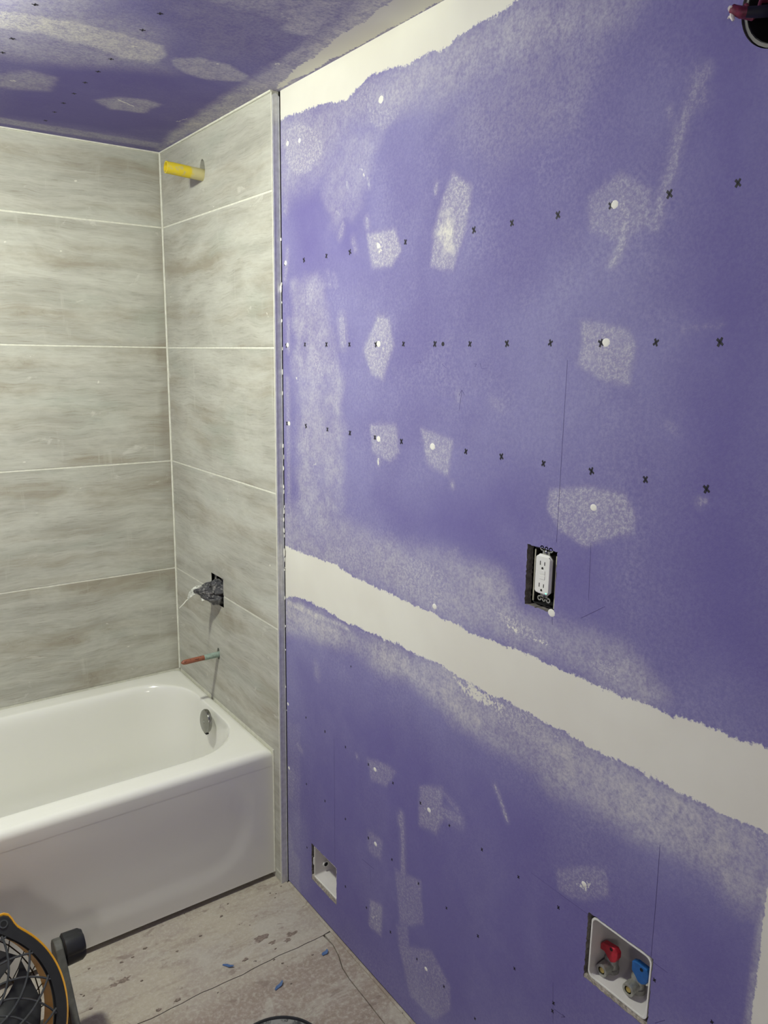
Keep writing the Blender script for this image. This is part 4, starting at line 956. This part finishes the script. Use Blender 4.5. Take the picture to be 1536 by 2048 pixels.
b = MB(); b.loft([ringv(FR-0.0035, -0.004, .016), ringv(FR-0.0045, 0.0005, .014), ringv(FR-0.024, 0.001, .002), ringv(FR-0.027, -0.004, .0), ringv(FR-0.026, -0.02, .0), ringv(FR-0.006, -0.012, .008)], caps=False)
b.build('front_ring', M_fblack, fan, smooth=True)
for q in EARS:
    b = MB(); c0 = fp(q, FR-0.004, 0.0015)
    R = [[c0+(hv*math.cos(2*math.pi*k/16)+vv*math.sin(2*math.pi*k/16))*r+nv*d for k in range(16)] for r, d in ((.0082, -.001), (.0082, .0025), (.0060, .0025), (.0060, .0015))]
    b.loft(R, caps=False); o_ = b.build('screw_boss', M_fgrille, fan, smooth=True)
    b = MB(); b.tube([c0+nv*0.0020, c0], 0.0061, 14); b.build('screw_hole', M_black, o_)
# front grille: two crossing families of curved bars
gr = MB(); RG = FR-0.025
def bar(pts, r): gr.tube(pts, r, 6)
NS = 17
for s_ in (1, -1):
    for k in range(NS):
        a0 = 2*math.pi*k/NS; pts = []
        for t in np.linspace(0, 1, 13):
            r = 0.035+(RG-0.035)*t; a = a0+s_*0.95*(t**0.9); pts.append(fp(a, r, 0.004+0.020*(1-t**2)+0.001*s_))
        bar(pts, 0.0022)
for r in (0.037,): gr.tube([fp(a, r, 0.024) for a in angs[::4]]+[fp(0, r, 0.024)], 0.002, 6)
hub = gr.build('front_grille', M_fgrille, fan, smooth=True)
b = MB(); b.loft([[fp(a, r, d) for a in angs[::4]] for r, d in ((.038, .020), (.036, .027), (.02, .030), (.004, .031))]); b.build('grille_badge', M_fblack, fan, smooth=True)
# rear grille
rgm = MB()
for k in range(28):
    a0 = 2*math.pi*k/28; rgm.tube([fp(a0+0.5*t, 0.05+(FR-0.072)*t, -0.128) for t in np.linspace(0, 1, 6)], 0.0013, 5)
for r in (0.05, 0.09, 0.13, 0.17): rgm.tube([fp(a, r, -0.128) for a in angs[::4]]+[fp(0, r, -0.128)], 0.0014, 5)
rgm.build('rear_grille', M_fgrille, fan, smooth=True)
# blades and motor
mo = MB(); mo.tube([fp(0, 0, -0.128), fp(0, 0, -0.05), fp(0, 0, -0.035)], [0.048, 0.045, 0.03], 24); mo.build('motor', M_fblack, fan, smooth=True)
for k in range(5):
    bl = MB(); a0 = 2*math.pi*k/5+0.9; R = []
    for t in np.linspace(0, 1, 8):
        r = 0.04+0.118*t; w_ = 0.60+0.55*t
        R.append([fp(a0+u*w_*1.0+0.3*t, r, -0.045-0.028*(u)+o_) for u, o_ in ((-.5, 0), (0, 0.001), (.5, 0), (.5, -.002), (0, -.001), (-.5, -.002))])
    bl.loft(R); bl.build('blade', M_fblack, fan, smooth=True)
# stand: side brackets, pivot knobs, base tube
kx = 0.655; KP = Vector(at(120, 1903, 0, -kx+0.0)) - FO
KP = Vector((FC.x+FR+0.013-FO.x, KP.y, KP.z)); 
for sg in (1, -1):
    px_ = KP.x if sg > 0 else -(FR+0.013)
    top = Vector((px_, KP.y, KP.z)); bot = Vector((px_, KP.y-0.22, 0.012)); d_ = (bot-top).normalized(); n_ = Vector((0, d_.z, -d_.y))
    poly = []
    for k in range(9):
        a = math.pi*k/8; poly.append(top+n_*0.030*math.cos(a)-d_*0.030*math.sin(a))
    poly += [bot-n_*0.034, bot+n_*0.034]
    b = MB(); b.prism([p-Vector((0.009, 0, 0)) for p in poly], (0.018, 0, 0)); b.build('side_bracket', M_fgrey, fan, bevel=0.003)
    b = MB(); nk = 30; R = []
    for h, r in ((0.009, 0.030), (0.013, 0.035), (0.046, 0.0335), (0.054, 0.028), (0.056, 0.012)):
        R.append([top+Vector((sg*h, (r-0.0042*max(0, math.cos(4*a))**4)*math.cos(a), (r-0.0042*max(0, math.cos(4*a))**4)*math.sin(a))) for a in [2*math.pi*k/nk for k in range(nk)]])
    b.loft(R); b.build('pivot_knob', M_fblack, fan, smooth=True)
b = MB(); yb_ = KP.y-0.22
b.tube([(-(FR+0.02), yb_+0.02, 0.012), (0, yb_-0.03, 0.012), (FR+0.02, yb_+0.02, 0.012)], 0.012, 12); b.tube([(-(FR+0.013), yb_, 0.012), (-(FR+0.013), 0.14, 0.012), (FR+0.013-0.03, 0.14, 0.012), (FR+0.013, yb_, 0.012)], 0.010, 10)
b.build('base_tube', M_fgrey, fan, smooth=True)

# ---------------------------------------------------------------- pail with dusty lid
pc = at(555, 2058, 2, 0.06)
pail = thing('dusty_pail', 'black pail with grey dusty lid on the floor at bottom edge', 'pail', (pc[0], pc[1], 0.0))
pc_ = at(555, 2031, 2, 0.06); pr_ = 0.112; d2 = np.array([pc_[0]-CAM[0], pc_[1]-CAM[1]]); d2 /= np.linalg.norm(d2)
pail.location = (pc_[0]-d2[0]*pr_, pc_[1]-d2[1]*pr_, 0.0)
def lathe(profile, n=56): return [[(r*math.cos(2*math.pi*k/n), r*math.sin(2*math.pi*k/n), z) for k in range(n)] for r, z in profile]
b = MB(); b.loft(lathe([(0.090, 0.0), (0.092, 0.003), (0.1, 0.046)])); b.build('body', M_fblack, pail, smooth=True)
m, nt, b_ = newmat('dusty_lid'); T = NT(nt); oc_ = T.n('ShaderNodeTexCoord').outputs['Object']
nz = T.noise(oc_, 34, 5, 0.7, 0.5); sep = T.n('ShaderNodeSeparateXYZ'); T.set(sep.inputs[0], oc_)
T.set(b_.inputs['Base Color'], T.mix(T.ramp(nz, 0.42, 0.56), srgb(58, 58, 60), srgb(132, 132, 128))); b_.inputs['Roughness'].default_value = 0.8; T.set(b_.inputs['Normal'], T.bump(nz, 0.5, 0.003))
b = MB(); b.loft(lathe([(pr_-0.002, 0.046), (pr_, 0.050), (pr_, 0.058), (pr_-0.002, 0.061), (pr_-0.006, 0.061), (pr_-0.008, 0.057)])); b.build('lid_rim', M_fblack, pail, smooth=True)
b = MB(); b.loft(lathe([(pr_-0.0078, 0.048), (pr_-0.0078, 0.0575), (0.080, 0.0577), (0.078, 0.0587), (0.02, 0.0590)])); b.build('lid', m, pail, smooth=True)

# ---------------------------------------------------------------- debris on the floor
M_btape = mat_plain('blue_tape', srgb(68, 100, 150), 0.6, var=0.1)
def scrap(name, px, ln, wd, ang, mat, label, cat, curl=0.004):
    c = at(px[0], px[1], 2, 0.0); b = MB(); vs_ = []
    pts = [(-ln/2, 0.001, 0), (-ln/6, 0.0015, .15), (ln/6, 0.001+curl*.4, -.1), (ln/2, 0.001+curl, .1)]
    R = []
    for x, z, y in pts:
        y *= wd; wv = wd/2*(0.7+0.3*math.cos(x*200)); R.append([(x, y-wv, z), (x+.001, y+wv, z+0.0008), (x, y+wv, z+0.0014), (x, y-wv, z+0.0008)])
    b.loft(R); o = b.build(name, mat); o.location = (c[0], c[1], 0.0); o.rotation_euler = (0, 0, ang); return tag(o, label, cat)
scrap('tape_scrap', (456, 1933), 0.030, 0.008, -0.9, M_btape, 'pale blue tape scrap nearest the fan, midway along the tub front', 'tape scrap')
scrap('tape_scrap', (558, 1974), 0.028, 0.009, 0.35, M_btape, 'blue tape scrap closest to the pail', 'tape scrap', 0.006)
scrap('tape_scrap', (650, 1908), 0.018, 0.010, 0.1, M_btape, 'crumpled blue tape scrap near the purple wall', 'tape scrap', 0.006)
rg = random.Random(21); M_chip = mat_plain('dry_mud_chip', srgb(134, 120, 110), 0.9, var=0.2, scale=200); crumbs = MB()
def chip(b, cx, cy, r, h=0.0012, seed=0):
    q = random.Random(seed); n = 15; ks = [q.uniform(.45, 1.25) for _ in range(n)]
    b.loft([[(cx+r*s_*ks[k]*math.cos(2*math.pi*k/n), cy+r*s_*0.6*ks[k]*math.sin(2*math.pi*k/n), z) for k in range(n)] for s_, z in ((1, 0.0), (.85, h))])
chips = [(522, 1876, .022), (545, 1885, .012), (583, 1868, .016), (575, 1880, .012), (402, 1872, .005), (443, 1833, .005), (290, 1897, .006), (243, 1925, .006), (248, 1960, .018), (228, 1970, .012), (354, 1903, .004), (550, 1740+56, .002),
         (456, 1808, .003), (490, 1920, .009), (548, 1920, .003), (551, 1898, .003), (565, 1927, .004), (582, 1968, .003), (283, 1962, .004), (178, 1938, .004), (265, 1835+80, .004), (552, 1788, .002), (562, 1773, .002), (540, 1787, .002), (625, 1910, .003), (355, 2001, .008), (317, 2020, .007), (182, 2018, .004), (168, 1992, .004)]
for k, (px, py, r) in enumerate(chips):
    c = at(px, py, 2, 0.0); chip(crumbs, c[0], c[1], r, 0.0006 if r > .01 else .002, k)
o = crumbs.build('mud_crumbs', M_chip); o['kind'] = 'stuff'; o['label'] = 'scattered brown crumbs and scuffed flakes on the dusty floor'; o['category'] = 'debris'

# ---------------------------------------------------------------- ceiling dome lamp that lights the room
lp = thing('ceiling_lamp', 'small frosted dome lamp on the ceiling above the tub front', 'lamp', (LAMP[0], LAMP[1], ZC))
b = MB(); b.loft([[(r*math.cos(2*math.pi*k/32), r*math.sin(2*math.pi*k/32), z) for k in range(32)] for r, z in ((.082, 0), (.082, -.010), (.074, -.014))]); b.build('base', M_wplast, lp, smooth=True)
m, nt, b_ = newmat('dome_glow'); b_.inputs['Base Color'].default_value = (0.9, 0.9, 0.9, 1); b_.inputs['Emission Color'].default_value = LAMP_COLOR; b_.inputs['Emission Strength'].default_value = DOME_STRENGTH
b = MB(); b.loft([[(0.07*math.sin(t)*math.cos(2*math.pi*k/28), 0.07*math.sin(t)*math.sin(2*math.pi*k/28), -0.014-0.050*math.cos(t)) for k in range(28)] for t in np.linspace(math.pi/2, 0.04, 9)])
b.build('dome', m, lp, smooth='all')
